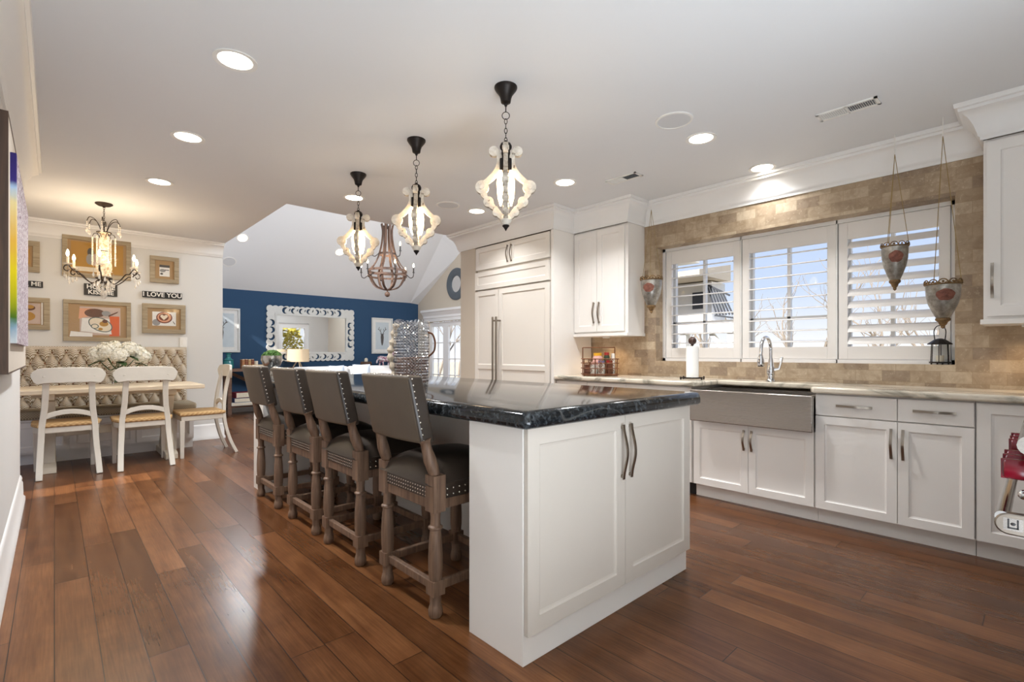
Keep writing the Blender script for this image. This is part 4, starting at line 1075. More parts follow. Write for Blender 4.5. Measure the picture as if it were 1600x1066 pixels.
# ------------------------------------------------------------------ pendants over the island
def make_pendant():
    t = thing('lantern_pendant', '', 'pendant lamp', (0, 0, 0), math.radians(-43), 'distressed white pendants over the island')
    MB().lathe([(0.062, 0), (0.062, -0.008), (0.055, -0.02), (0.036, -0.045), (0.030, -0.062), (0.026, -0.085), (0.010, -0.094), (0.006, -0.105)], 22).build('canopy', M['bronze'], t)
    c_ = MB(); z = -0.10
    c_.cyl((0, 0, -0.10), (0, 0, -0.135), 0.003, 6)
    c_.torus((0, 0, -0.155), 0.020, 0.0022, 'Y', 18, 6)
    z = -0.172; k = 0
    while z > -0.285:
        c_.torus((0, 0, z-0.014), 0.0075, 0.002, 'X' if k % 2 else 'Y', 12, 6, 2.0); z -= 0.0255; k += 1
    c_.build('chain', M['bronze'], t)
    MB().lathe([(0.003, -0.288), (0.008, -0.295), (0.026, -0.306), (0.033, -0.320), (0.032, -0.332), (0.022, -0.345), (0.024, -0.352), (0.024, -0.395), (0.018, -0.43), (0.0, -0.43)], 20).build('cap', M['bronze'], t)
    z0 = -0.352
    for k in range(4):
        p_ = MB(); p_.M = Matrix.Rotation(k*PI/2, 4, 'Z')
        th = 0.012
        a1 = bez([(0.046, z0+0.004), (0.034, z0-0.030), (0.034, z0-0.07), (0.055, z0-0.115), (0.095, z0-0.158), (0.132, z0-0.178)] if False else [(0.046, 0, z0+0.004), (0.034, 0, z0-0.030), (0.034, 0, z0-0.07), (0.055, 0, z0-0.115), (0.095, 0, z0-0.155), (0.130, 0, z0-0.178)], 5)
        wd = lambda n: (lambda i: [(-th, -0.013-0.004*math.sin(PI*i/n)), (th, -0.013-0.004*math.sin(PI*i/n)), (th, 0.013+0.004*math.sin(PI*i/n)), (-th, 0.013+0.004*math.sin(PI*i/n))])
        def band(P):
            n = len(P)-1; rs = []
            for i, q in enumerate(P):
                tt = (P[min(i+1, n)]-P[max(i-1, 0)]).normalized(); nn = Vector((tt.z, 0, -tt.x)); hw = 0.0115+0.005*math.sin(PI*i/n)
                rs.append([p_.v(q+nn*hw+Vector((0, th, 0))), p_.v(q+nn*hw-Vector((0, th, 0))), p_.v(q-nn*hw-Vector((0, th, 0))), p_.v(q-nn*hw+Vector((0, th, 0)))])
            for i in range(n):
                a_, b2 = rs[i], rs[i+1]
                for k2 in range(4): p_.mi = 1 if k2 in (0, 2) else 0; p_.f([a_[k2], a_[(k2+1) % 4], b2[(k2+1) % 4], b2[k2]])
            p_.mi = 0; p_.f(rs[0][::-1]); p_.f(rs[-1])
        def disc(x, z, r, t2=th+0.002):
            a_ = [p_.v((x+r*math.cos(2*PI*q/20), -t2, z+r*math.sin(2*PI*q/20))) for q in range(20)]; b2 = [p_.v((x+r*math.cos(2*PI*q/20), t2, z+r*math.sin(2*PI*q/20))) for q in range(20)]
            p_.f(a_); p_.f(b2[::-1]); p_.mi = 1
            for q in range(20): p_.f([a_[q], b2[q], b2[(q+1) % 20], a_[(q+1) % 20]])
            p_.mi = 0
            p_.prism([(x+r*0.42*math.cos(2*PI*q/12), z+r*0.42*math.sin(2*PI*q/12)) for q in range(12)], -t2-0.004, t2+0.004)
        band(a1)
        band(bez([(0.126, 0, z0-0.185), (0.122, 0, z0-0.222), (0.108, 0, z0-0.250)], 4))
        band(bez([(0.100, 0, z0-0.255), (0.083, 0, z0-0.285), (0.062, 0, z0-0.305)], 4))
        band(bez([(0.060, 0, z0-0.300), (0.044, 0, z0-0.330), (0.016, 0, z0-0.362)], 4))
        disc(0.064, z0+0.000, 0.027); disc(0.128, z0-0.192, 0.036); disc(0.093, z0-0.272, 0.028); disc(0.052, z0-0.330, 0.020)
        p_.M = None
        p_.build('scroll_panel', [M['distress'], M['distress_edge']], t, smooth=40)
    fn = MB().lathe([(0.020, z0-0.345), (0.030, z0-0.355), (0.034, z0-0.370), (0.026, z0-0.385), (0.018, z0-0.395), (0.0, z0-0.396)], 16).build('finial', M['distress'], t)
    MB().lathe([(0.016, z0-0.392), (0.020, z0-0.400), (0.010, z0-0.412), (0.0, z0-0.428)], 12).build('finial_tip', M['bronze'], fn)
    for k in range(4):
        a = PI/4+k*PI/2; x, y = 0.030*math.cos(a), 0.030*math.sin(a)
        s_ = MB().lathe([(0.010, -0.395), (0.011, -0.40), (0.011, -0.46), (0.009, -0.462)], 10, (x, y, 0)).build('socket', M['bronze'], t)
        MB().lathe([(0.008, -0.462), (0.015, -0.485), (0.020, -0.53), (0.016, -0.59), (0.004, -0.635)], 12, (x*1.35, y*1.35, 0)).build('bulb', M['bulb'], s_)
    lamp('pendant_glow', 'POINT', (0, 0, -0.56), 4, (1, 0.84, 0.64), 0.05, t)
    return t
pd = make_pendant(); pd.location = (1.790, 1.978, H); pd['label'] = 'nearest distressed white lantern pendant hanging over the island'
dup(pd, (1.792, 2.880, H), math.radians(-38), 'middle distressed white lantern pendant of three over the island')
dup(pd, (1.790, 3.744, H), math.radians(-33), 'farthest distressed white lantern pendant over the island, overlapping the orb chandelier')

# ------------------------------------------------------------------ crystal chandelier in the nook
t = thing('crystal_chandelier', 'iron crystal chandelier with lit candle bulbs over the dining table', 'chandelier', (0.35, 6.15, H), 0.35)
MB().lathe([(0.068, 0), (0.070, -0.008), (0.05, -0.022), (0.015, -0.03), (0.008, -0.04)], 20).build('canopy', M['iron'], t)
c_ = MB(); z = -0.035; k = 0
while z > -0.27: c_.torus((0, 0, z-0.012), 0.007, 0.002, 'X' if k % 2 else 'Y', 10, 6, 1.9); z -= 0.021; k += 1
c_.build('chain', M['iron'], t)
MB().lathe([(0.05, -0.275), (0.06, -0.28), (0.03, -0.29), (0.028, -0.40), (0.036, -0.42), (0.028, -0.44), (0.030, -0.56), (0.06, -0.58), (0.062, -0.63), (0.05, -0.66), (0.055, -0.70), (0.03, -0.73), (0.02, -0.745)], 18).build('column', m_speckle('mottled_cream_column', None, [(0.35, '#a8865c'), (0.5, '#ddcdb2'), (0.7, '#f0e8da')], 45, 0.4), t)
for z, r, w2 in ((-0.28, 0.055, 0.005), (-0.46, 0.038, 0.004), (-0.72, 0.06, 0.006)): MB().torus((0, 0, z), r, w2, 'Z').build('ring', M['iron'], t)
MB().lathe([(0.02, -0.74), (0.03, -0.77), (0.0, -0.79)], 12).build('hub', M['iron'], t)
for k in range(6):
    a = k*PI/3; ca, sa = math.cos(a), math.sin(a)
    def pt(r, z): return (r*ca, r*sa, z)
    pts = bez([pt(0.04, -0.73), pt(0.09, -0.775), pt(0.15, -0.74), pt(0.20, -0.685), pt(0.235, -0.68), pt(0.26, -0.65), pt(0.275, -0.63)], 5)
    ar = MB().tube(pts, 0.0052, 7)
    ar.tube(bez([pt(0.27, -0.63), pt(0.30, -0.645), pt(0.305, -0.675), pt(0.28, -0.69), pt(0.268, -0.672)], 4), 0.0045, 6)
    ao = ar.build('arm', M['iron'], t)
    MB().lathe([(0.006, -0.635), (0.034, -0.625), (0.036, -0.618), (0.010, -0.620)], 14, (0.278*ca, 0.278*sa, 0)).build('bobeche', M['crystal'], ao)
    MB().lathe([(0.011, -0.62), (0.011, -0.56), (0.009, -0.555)], 10, (0.278*ca, 0.278*sa, 0)).build('candle_sleeve', M['chair_cream'], ao)
    MB().lathe([(0.006, -0.555), (0.0125, -0.535), (0.011, -0.515), (0.003, -0.492)], 10, (0.278*ca, 0.278*sa, 0)).build('candle_bulb', M['flame'], ao)
    lamp('candle_glow', 'POINT', (0.278*ca, 0.278*sa, -0.47), 2.2, (1, 0.80, 0.55), 0.02, ao)
    cr = MB(); rad = 0.278
    for q in range(3):
        an = a+(q-1)*0.14; x, y = (rad+0.012)*math.cos(an), (rad+0.012)*math.sin(an)
        cr.cyl((x, y, -0.63), (x, y, -0.70-0.02*q), 0.0012, 4); cr.lathe([(0.002, 0.0), (0.010, -0.025), (0.007, -0.04), (0.0, -0.045)], 7, (x, y, -0.70-0.02*q))
    cr.build('crystal_drops', M['crystal'], ao, smooth=0)
    w_ = MB().tube(bez([pt(0.02, -0.28), pt(0.045, -0.21), pt(0.075, -0.165), pt(0.115, -0.155), pt(0.135, -0.195)], 5), 0.0032, 6)
    wo = w_.build('upper_wire', M['iron'], t)
    cr = MB(); p = pt(0.135, -0.195)
    for q in range(3): cr.ball((p[0], p[1], -0.205-0.018*q), 0.007, 7, 5)
    cr.lathe([(0.002, 0.0), (0.013, -0.03), (0.008, -0.045), (0.0, -0.05)], 7, (p[0], p[1], -0.255)); cr.build('crystal_drops', M['crystal'], wo, smooth=0)
    a2 = a+PI/6; bd = MB(); r0 = 0.085
    for q in range(17): bd.ball((r0*math.cos(a2), r0*math.sin(a2), -0.33-0.0165*q), 0.0085, 7, 5)
    bo = MB().tube(bez([(0.03*math.cos(a2), 0.03*math.sin(a2), -0.33), (0.05*math.cos(a2), 0.05*math.sin(a2), -0.295), (0.075*math.cos(a2), 0.075*math.sin(a2), -0.298), (r0*math.cos(a2), r0*math.sin(a2), -0.325)], 4), 0.003, 6).build('bead_hook', M['iron'], t)
    bd.build('bead_strand', M['crystal'], bo, smooth=60)
cr = MB()
for ring, (r, n, z) in enumerate(((0.075, 12, -0.755), (0.05, 9, -0.80), (0.02, 5, -0.84))):
    for q in range(n):
        x, y = r*math.cos(2*PI*q/n), r*math.sin(2*PI*q/n); cr.lathe([(0.002, 0.0), (0.012, -0.028), (0.007, -0.045), (0.0, -0.05)], 7, (x, y, z))
cr.ball((0, 0, -0.895), 0.022, 8, 6); cr.build('crystal_cluster', M['crystal'], t, smooth=0)


# ------------------------------------------------------------------ orb chandelier in the living room
ox, oy = 4.19, 7.66; zt = vz(7.66)
t = thing('orb_chandelier', 'rusty wooden stave chandelier with candle arms hanging in the living room', 'chandelier', (ox, oy, 0))
MB().cyl((0, 0, 3.25), (0, 0, zt-0.02), 0.008, 8).lathe([(0.07, zt-0.06), (0.06, zt-0.08), (0.01, zt-0.09)], 14).build('hanging_rod', M['bronze'], t)
def stave(k, n):
    a = 2*PI*k/n; ca, sa = math.cos(a), math.sin(a); s_ = MB()
    P = bez([(0.105, 3.33), (0.085, 3.22), (0.090, 3.08), (0.115, 2.93), (0.165, 2.76), (0.235, 2.63), (0.310, 2.54), (0.315, 2.47), (0.275, 2.35), (0.19, 2.25), (0.05, 2.205)] and [(0.105, 0, 3.33), (0.085, 0, 3.22), (0.090, 0, 3.08), (0.115, 0, 2.93), (0.165, 0, 2.76), (0.235, 0, 2.63), (0.310, 0, 2.54), (0.315, 0, 2.47), (0.275, 0, 2.35), (0.19, 0, 2.25), (0.05, 0, 2.205)], 4)
    P = [Vector((q.x*ca, q.x*sa, q.z)) for q in P]
    s_.sweep(P, [(-0.007, -0.019), (0.007, -0.019), (0.007, 0.019), (-0.007, 0.019)], up=(-sa, ca, 0))
    return s_
for k in range(8): stave(k, 8).build('stave', M['barrel'], t, smooth=40)
def band(r, z, h_):
    b_ = MB(); rs = []
    for k in range(33):
        a = 2*PI*k/32; rs.append(a)
    b_.lathe([(r, z), (r+0.008, z), (r+0.008, z+h_), (r, z+h_), (r, z)], 32, caps=False); return b_
band(0.140, 2.80, 0.035).build('hoop', M['barrel'], t); band(0.322, 2.505, 0.04).build('hoop', M['barrel'], t); band(0.322, 2.43, 0.03).build('hoop', M['barrel'], t)
MB().ball((0, 0, 2.13), 0.045, 14, 9).cyl((0, 0, 2.165), (0, 0, 2.21), 0.01, 8).build('finial', M['barrel'], t)
for k in range(9):
    lowr = k < 6; n = 6 if lowr else 3; a = 2*PI*(k if lowr else k-6)/n+(0.3 if lowr else 0.9); ca, sa = math.cos(a), math.sin(a)
    r0, z0 = (0.325, 2.47) if lowr else (0.150, 2.82)
    pts = bez([(r*ca, r*sa, z) for r, z in ((r0, z0), (r0+0.03, z0-0.03), (r0+0.07, z0-0.06), (r0+0.115, z0-0.04), (r0+0.125, z0+0.03))], 4)
    ao = MB().tube(pts, 0.007, 7).build('arm', M['bronze'], t)
    x, y = (r0+0.125)*ca, (r0+0.125)*sa
    MB().lathe([(0.022, z0+0.03), (0.022, z0+0.036), (0.011, z0+0.04), (0.011, z0+0.12)], 10, (x, y, 0)).build('candle_sleeve', M['bronze'], ao)
    MB().lathe([(0.006, z0+0.12), (0.014, z0+0.14), (0.012, z0+0.165), (0.002, z0+0.19)], 10, (x, y, 0)).build('candle_bulb', M['flame'], ao)
lamp('chandelier_glow', 'POINT', (0, 0, 2.75), 7, (1, 0.84, 0.64), 0.15, t)

# ------------------------------------------------------------------ recessed lights, speakers, vents
def make_can(nrm=None):
    t = thing('recessed_light', '', 'ceiling light', (0, 0, 0), 0, 'recessed ceiling lights')
    MB().lathe([(0.098, 0.0), (0.098, -0.006), (0.078, -0.004), (0.074, 0.0)], 32, caps=False).build('trim_ring', M['plastic_white'], t)
    MB().lathe([(0.0, -0.0025), (0.075, -0.0025), (0.075, -0.001), (0.0, -0.001)], 28, caps=False).build('lens', M['can'], t)
    lamp('downlight', 'AREA', (0, 0, -0.012), 12.5, (0.95, 0.975, 1.0), 0.14, t).data.spread = math.radians(125)
    return t
k_ = 0.9863
CANS = [((0.652, 2.702), 'largest recessed light at upper left, nearest the camera in the left row'), ((0.652, 3.876), 'middle recessed light of the left row of three'), ((0.648, 5.050), 'recessed light nearest the crystal chandelier'),
        ((3.176, 1.560), 'recessed light beside the round ceiling speaker nearest the window'), ((4.03, 1.485), 'recessed light closest to the crown moulding above the sink'), ((3.155, 2.742), 'recessed light between the near pendant and the small far vent'),
        ((3.138, 3.906), 'recessed light in front of the refrigerator crown'), ((2.035, 4.342), 'recessed light partly behind the farthest lantern pendant')]
can = make_can(); first = True
for (x, y), lb in CANS:
    o = can if first else dup(can, (0, 0, 0)); first = False
    o.location = (x, y, H); o['label'] = lb
    if x > 4 or (x > 3.1 and y > 3.5):
        l_ = [c for c in kids(o) if c.type == 'LIGHT'][0]; l_.data = l_.data.copy(); l_.data.energy = 3.0 if x > 4 else 6.5
# two on the living-room slope
import mathutils
nrm = Vector((0, -SL, -1)).normalized()
def slope_hit(px, py):
    th = math.atan2(715.0, 770.4); s, c = math.sin(th), math.cos(th); r = (px-800)/770.4
    d = Vector((s+c*r, c-s*r, -(py-552)/770.4))
    tt = (2.33+SL*YL-1.12)/(d.z+SL*d.y); return Vector((0, 0, 1.12))+d*tt
for (px, py), lb in (((379, 372), 'recessed light on the living-room slope, left one above the blue wall'), ((531, 394), 'recessed light on the living-room slope beside the far lantern pendant')):
    p = slope_hit(px, py); o = dup(can, p); o.rotation_euler = (-math.atan(SL), 0, 0); o['label'] = lb
spk = thing('ceiling_speaker', 'round ceiling speaker between the near pendant and the window', 'speaker', (2.807, 1.553, H), 0, 'round ceiling speakers')
MB().lathe([(0.112, 0), (0.112, -0.006), (0.10, -0.008), (0.098, -0.004)], 32, caps=False).build('rim', M['plastic_white'], spk)
MB().lathe([(0.0, -0.005), (0.099, -0.005), (0.099, -0.003), (0.0, -0.003)], 28, caps=False).build('grille', paint('speaker_grille', '#d9d9d9', 0.8, 0.02, 300), spk)
dup(spk, (2.80, 3.93, H), 0, 'round ceiling speaker beyond the middle pendant')
p = slope_hit(358, 409); o = dup(spk, p); o.rotation_euler = (-math.atan(SL), 0, 0); o['label'] = 'round speaker low on the living-room slope just above the blue wall'
M['vent_dark'] = paint('vent_void', '#6f7276', 0.8, 0.02)
def vent(label, x, y, L, W2, rz):
    t = thing('ceiling_vent', label, 'vent', (x, y, H), rz, 'ceiling supply vents')
    f_ = MB(); e_ = 0.016
    f_.box(-L/2, L/2, -W2/2, -W2/2+e_, -0.008, 0); f_.box(-L/2, L/2, W2/2-e_, W2/2, -0.008, 0); f_.box(-L/2, -L/2+e_, -W2/2, W2/2, -0.008, 0); f_.box(L/2-e_, L/2, -W2/2, W2/2, -0.008, 0); f_.box(-0.004, 0.004, -W2/2, W2/2, -0.008, 0)
    f_.build('frame', M['plastic_white'], t, smooth=0)
    B(-L/2+e_, L/2-e_, -W2/2+e_, W2/2-e_, -0.002, 0).build('backing', M['vent_dark'], t, smooth=0)
    s_ = MB(); n = 26
    for k in range(n):
        x_ = -L/2+e_+(k+0.5)*(L-2*e_)/n; dx = 0.004 if k < n/2 else -0.004
        s_.quad((x_-dx, -W2/2+e_, -0.007), (x_-dx, W2/2-e_, -0.007), (x_+dx, W2/2-e_, -0.001), (x_+dx, -W2/2+e_, -0.001))
    s_.build('slats', M['plastic_white'], t, smooth=0)
vent('rectangular ceiling vent nearest the window-side crown moulding', 3.427, 0.785, 0.305, 0.115, PI/2)
vent('small far ceiling vent above the upper cabinet', 3.43, 2.345, 0.29, 0.115, PI/2)
# ------------------------------------------------------------------ hanging tin planters
def planter(label, x, y, zr, zb, r, zh, hx):
    t = thing('hanging_planter', label, 'planter', (x, y, 0), 0.4, 'hanging tin planters at the window')
    hgt = zr-zb
    prof = [(r, zr), (r*1.0, zr-hgt*0.12), (r*0.96, zr-hgt*0.28), (r*0.84, zr-hgt*0.45), (r*0.64, zr-hgt*0.60), (r*0.44, zr-hgt*0.73), (r*0.38, zr-hgt*0.76)]
    MB().lathe(prof+[(r*0.36, zr-hgt*0.76), (r*0.60, zr-hgt*0.60), (r*0.93, zr-hgt*0.28), (r*0.97, zr)], 26, caps=False).build('cone', M['tin'], t)
    MB().lathe([(r*0.36, zr-hgt*0.75), (r*0.44, zr-hgt*0.77), (r*0.44, zr-hgt*0.81), (r*0.28, zr-hgt*0.85), (r*0.22, zr-hgt*0.90), (r*0.13, zr-hgt*0.93), (r*0.13, zr-hgt*0.97), (0.0, zb)], 18).build('finial', M['rust'], t)
    fl = MB(); n = 11
    for k in range(n):
        a = 2*PI*k/n; rr = r*1.02; w_ = PI*r/n*0.95; ca, sa = math.cos(a), math.sin(a)
        pts = [Vector((rr*ca-sa*w_*math.cos(b), rr*sa+ca*w_*math.cos(b), zr+0.002+r*0.26*max(math.sin(b), -0.2))) for b in [2*PI*q/14 for q in range(14)]]
        fl.tube(pts, r*0.042, 6, closed=True)
        fl.ball((rr*ca, rr*sa, zr+r*0.10), r*0.085, 8, 5)
    fl.torus((0, 0, zr-0.004), r*1.01, r*0.05)
    fl.build('filigree_rim', M['rust'], t)
    pl = MB(); a0 = math.radians(200)-0.4; R_ = r*0.985
    def rad(z):
        for (r1, z1), (r2, z2) in zip(prof[:-1], prof[1:]):
            if z2 <= z <= z1: return r1+(r2-r1)*(z1-z)/(z1-z2)
        return r
    rings_ = []
    for q in range(5):
        row = []
        for k in range(22):
            b = 2*PI*k/22; wob = 1+0.04*math.sin(5*b)+0.03*math.sin(8*b); u = (0.02+0.98*q/4)*wob
            z = zr-hgt*0.26+math.sin(b)*u*hgt*0.13; an = math.radians(172)+math.cos(b)*u*0.56; rr_ = rad(z)+0.0025
            row.append(pl.v((rr_*math.cos(an), rr_*math.sin(an), z)))
        rings_.append(row)
    pl.rings(rings_, caps=False)
    pl.build('medallion', M['rust_red'], t)
    ch_ = MB()
    for k in range(3):
        a = 2*PI*k/3+0.25; p0 = Vector((r*math.cos(a), r*math.sin(a), zr+0.01)); p1 = Vector((hx, 0, zh-0.012)); L = (p1-p0).length; n = int(L/0.020)
        for q in range(n):
            c = p0.lerp(p1, (q+0.5)/n); d = (p1-p0).normalized()*0.011; s_ = Vector((-d.y, d.x, 0)).normalized()*0.0024 if q % 2 else Vector((0, 0, 0)); s2 = d.cross(Vector((-d.y, d.x, 0))).normalized()*0.0024
            ch_.tube([c-d, c+d], 0.0019, 5)
    ch_.build('chain', M['brass'], t, smooth=60)
    MB().tube([(hx, 0, zh-0.014), (hx+0.008, 0, zh-0.022), (hx+0.012, 0, zh-0.008), (hx+0.004, 0, zh+0.004), (hx, 0, zh+0.02), (hx, 0, H-0.001)], 0.0025, 6).build('hook', M['plastic_white'], t)
    return t
M['rust_red'] = m_speckle('rusty_red_medallion', None, [(0.3, '#5a2f24'), (0.7, '#8f5a48')], 40, 0.7)
planter('smaller hanging tin planter in front of the right shutter', 4.05, 0.664, 1.822, 1.530, 0.072, 2.438, 0.0)
planter('larger low hanging tin planter just above the sill lantern', 3.96, 0.415, 1.540, 1.268, 0.084, 2.45, 0.0)
planter('hanging tin planter left of the window, beside the upper cabinet', 4.02, 2.450, 1.795, 1.485, 0.094, 2.45, 0.0)

# lantern on the sill
t = thing('candle_lantern', 'small dark metal candle lantern with glass sides on the window sill', 'lantern', (XW+0.062, 0.465, WZ0))
MB().lathe([(0.056, 0.008), (0.056, 0.018), (0.0, 0.018)], 8).build('base', M['bronze'], t, smooth=0)
f_ = MB()
for k in range(6): a = 2*PI*k/6; f_.cyl((0.05*math.cos(a), 0.05*math.sin(a), 0.018), (0.046*math.cos(a), 0.046*math.sin(a), 0.135), 0.0025, 6)
for k in range(4): a = 2*PI*k/4+0.4; f_.ball((0.045*math.cos(a), 0.045*math.sin(a), 0.005), 0.006, 6, 4)
f_.build('posts', M['bronze'], t)
MB().lathe([(0.046, 0.019), (0.043, 0.134)], 6, caps=False).build('glass_sides', M['glass'], t, smooth=0)
MB().lathe([(0.066, 0.132), (0.066, 0.137), (0.030, 0.165), (0.012, 0.172), (0.0, 0.172)], 10).build('roof', M['bronze'], t, smooth=0)
MB().tube(bez([(0, -0.026, 0.165), (0, -0.030, 0.22), (0, -0.018, 0.25), (0, 0.0, 0.258), (0, 0.018, 0.25), (0, 0.030, 0.22), (0, 0.026, 0.165)], 4), 0.003, 6).build('handle', M['bronze'], t)
MB().lathe([(0.022, 0.019), (0.022, 0.060), (0.0, 0.060)], 14).build('candle', M['chair_cream'], t)

# paper towels
t = thing('paper_towel_holder', 'paper towel holder with dark ball finial left of the sink', 'paper towel holder', (3.93, 2.006, 0.90), 0.35)
b_ = MB(); b_.box(-0.085, 0.085, -0.085, -0.079, 0.010, 0.016); b_.box(-0.085, 0.085, 0.079, 0.085, 0.010, 0.016); b_.box(-0.085, -0.079, -0.085, 0.085, 0.010, 0.016); b_.box(0.079, 0.085, -0.085, 0.085, 0.010, 0.016)
b_.box(-0.085, 0.085, -0.003, 0.003, 0.010, 0.016); b_.box(-0.003, 0.003, -0.085, 0.085, 0.010, 0.016)
for x in (-0.082, 0.082):
    for y in (-0.082, 0.082): b_.box(x-0.006, x+0.006, y-0.006, y+0.006, 0, 0.024)
b_.cyl((0, 0, 0.01), (0, 0, 0.30), 0.006, 8)
b_.build('stand', M['bronze'], t, smooth=30)
MB().lathe([(0.012, 0.286), (0.014, 0.290), (0.008, 0.298)], 14).ball((0, 0, 0.324), 0.033, 18, 12).build('ball_finial', M['dark_wood'], t)
tag(MB().lathe([(0.020, 0.018), (0.050, 0.018), (0.050, 0.278), (0.020, 0.278), (0.020, 0.018)], 28, caps=False).build('paper_towel_roll', M['paper'], None, (3.93, 2.006, 0.90)), 'white paper towel roll on the holder left of the sink', 'paper towels')

# wire basket of jars on the counter
bx, by = 3.84, 2.90; br_ = math.radians(-47)
t = thing('wire_basket', 'ornate copper wire basket of pantry jars beside the refrigerator panel', 'basket', (bx, by, 0.90), br_)
w_ = MB(); bw_, bd_, bh_ = 0.155, 0.085, 0.17
for z in (0.02, 0.075, 0.125, 0.165):
    for y in (-bd_, bd_): w_.cyl((-bw_-0.018, y, z), (bw_+0.018, y, z), 0.0045, 7)
    for x in (-bw_, bw_): w_.cyl((x, -bd_, z), (x, bd_, z), 0.0045, 7)
for x in (-bw_, -0.05, 0.05, bw_):
    for y in (-bd_, bd_): w_.cyl((x, y, 0.0), (x, y, bh_), 0.005, 7)
for x in (-bw_, bw_): w_.cyl((x, bd_, bh_), (x, bd_, 0.275), 0.005, 7)
w_.cyl((-bw_, bd_, 0.275), (bw_, bd_, 0.275), 0.005, 7)
w_.build('wire_frame', M['copper'], t, smooth=60)
for x in (-0.10, 0.0, 0.10):
    for z in (0.05, 0.10, 0.145):
        MB().tube([(x+(0.021-0.0007*k)*math.cos(0.42*k), -bd_-0.004, z+(0.021-0.0007*k)*math.sin(0.42*k)) for k in range(26)], 0.0034, 6).build('scroll', M['copper'], t)
B(-bw_, bw_, -bd_, bd_, 0.006, 0.012).build('floor_plate', M['copper'], t, smooth=0)
JM = {k: paint('jar_'+k, c, 0.45, 0.03, 30) for k, c in dict(white='#e8e2d6', yellow='#e0a51e', lilac='#8f8bb4', red='#a02a22', pink='#d8a79c', brown='#6a3d28', green='#2f3f28').items()}
def at_b(x, y): c, s = math.cos(br_), math.sin(br_); return (bx+x*c-y*s, by+x*s+y*c, 0.912)
def jar(label, x, y, r, h_, body, lid):
    j = thing('pantry_jar', label, 'jar', at_b(x, y), br_, 'jars in the wire basket')
    MB().lathe([(r*0.9, 0), (r, 0.008), (r, h_-0.02), (r*0.8, h_), (0.0, h_)], 16).build('jar_body', JM[body], j)
    MB().lathe([(r*0.86, h_-0.002), (r*0.86, h_+0.026), (0.0, h_+0.026)], 16).build('lid', JM[lid], j)
jar('tall canister with yellow lid standing at the back of the wire basket', -0.015, 0.035, 0.046, 0.185, 'pink', 'yellow')
jar('white jar with pink lid at the front left of the wire basket', -0.060, -0.035, 0.034, 0.10, 'white', 'pink')
jar('white jar with lilac lid at the front middle of the wire basket', 0.012, -0.038, 0.035, 0.11, 'white', 'lilac')
jar('brown jar with red lid at the right of the wire basket', 0.088, -0.035, 0.034, 0.115, 'brown', 'red')
jar('dark jar with brown lid at the left end of the wire basket', -0.115, 0.0, 0.032, 0.075, 'brown', 'brown')
jar('green bottle-like jar with red lid at the back right of the wire basket', 0.072, 0.045, 0.028, 0.19, 'green', 'red')
p = at_b(0.128, 0.02); tag(B(-0.012, 0.012, -0.045, 0.045, 0, 0.205).build('recipe_packet', JM['white'], None, p, (0, 0, br_), smooth=0, bevel=0.003), 'white upright packet at the right end of the wire basket', 'packet', 'jars in the wire basket')

# ------------------------------------------------------------------ on the island: glass pitcher and moss bowl
px_, py_ = 1.70, 2.79
t = thing('glass_pitcher', 'large pebbled glass jar with rope-like handles on the island', 'jar', (px_, py_, 0.918), math.radians(-43))
def m_pebble():
    q = NT('pebbled_glass'); q.n.remove(q.p)
    v = q.coords('Object'); vo = q.n.new('ShaderNodeTexVoronoi'); vo.inputs['Scale'].default_value = 75; q.link(v, vo.inputs['Vector'])
    bp = q.n.new('ShaderNodeBump'); bp.inputs['Strength'].default_value = 0.3; bp.inputs['Distance'].default_value = 0.002; q.link(vo.outputs['Distance'], bp.inputs['Height'])
    tr = q.n.new('ShaderNodeBsdfTransparent'); tr.inputs[0].default_value = (0.94, 0.95, 0.96, 1)
    gl = q.n.new('ShaderNodeBsdfGlossy'); gl.inputs['Roughness'].default_value = 0.06; q.link(bp.outputs[0], gl.inputs['Normal'])
    mx = q.n.new('ShaderNodeMixShader'); mx.inputs[0].default_value = 0.34
    q.link(tr.outputs[0], mx.inputs[1]); q.link(gl.outputs[0], mx.inputs[2]); q.link(mx.outputs[0], q.out.inputs['Surface'])
    return q.m
M['pebble'] = m_pebble()
g_ = MB(); rs = []; N = 64; K = 44
for j in range(K+1):
    u = j/K; z = 0.412*u; r = 0.104+0.008*u-0.004*math.exp(-((u-0.95)/0.03)**2)
    row = []
    for k in range(N):
        d = 0.0035*math.cos(PI*(k+j))*(1 if 0.03 < u < 0.97 else 0)+0.002*math.sin(k*2.7+j*1.9)
        row.append(g_.v(((r+d)*math.cos(2*PI*(k+0.5*(j % 2))/N), (r+d)*math.sin(2*PI*(k+0.5*(j % 2))/N), z+(0.005*math.sin(5*2*PI*k/N) if j == K else 0))))
    rs.append(row)
for j in range(K):
    for k in range(N):
        a, b, c, d = rs[j][k], rs[j][(k+1) % N], rs[j+1][(k+1) % N], rs[j+1][k]
        if j % 2: g_.f([a, b, c]); g_.f([a, c, d])
        else: g_.f([a, b, d]); g_.f([b, c, d])
g_.f(rs[0][::-1])
g_.build('glass_body', M['pebble'], t, smooth=0)
MB().lathe([(0.0, 0.012), (0.096, 0.012), (0.099, 0.10), (0.098, 0.172), (0.09, 0.176), (0.0, 0.172)], 30).build('bean_filler', M['beans'], t)
MB().tube(bez([(0.105, 0, 0.335), (0.135, 0, 0.325), (0.152, 0, 0.275), (0.145, 0, 0.215), (0.108, 0, 0.180)], 6), 0.006, 8).build('handle', M['copper'], t)
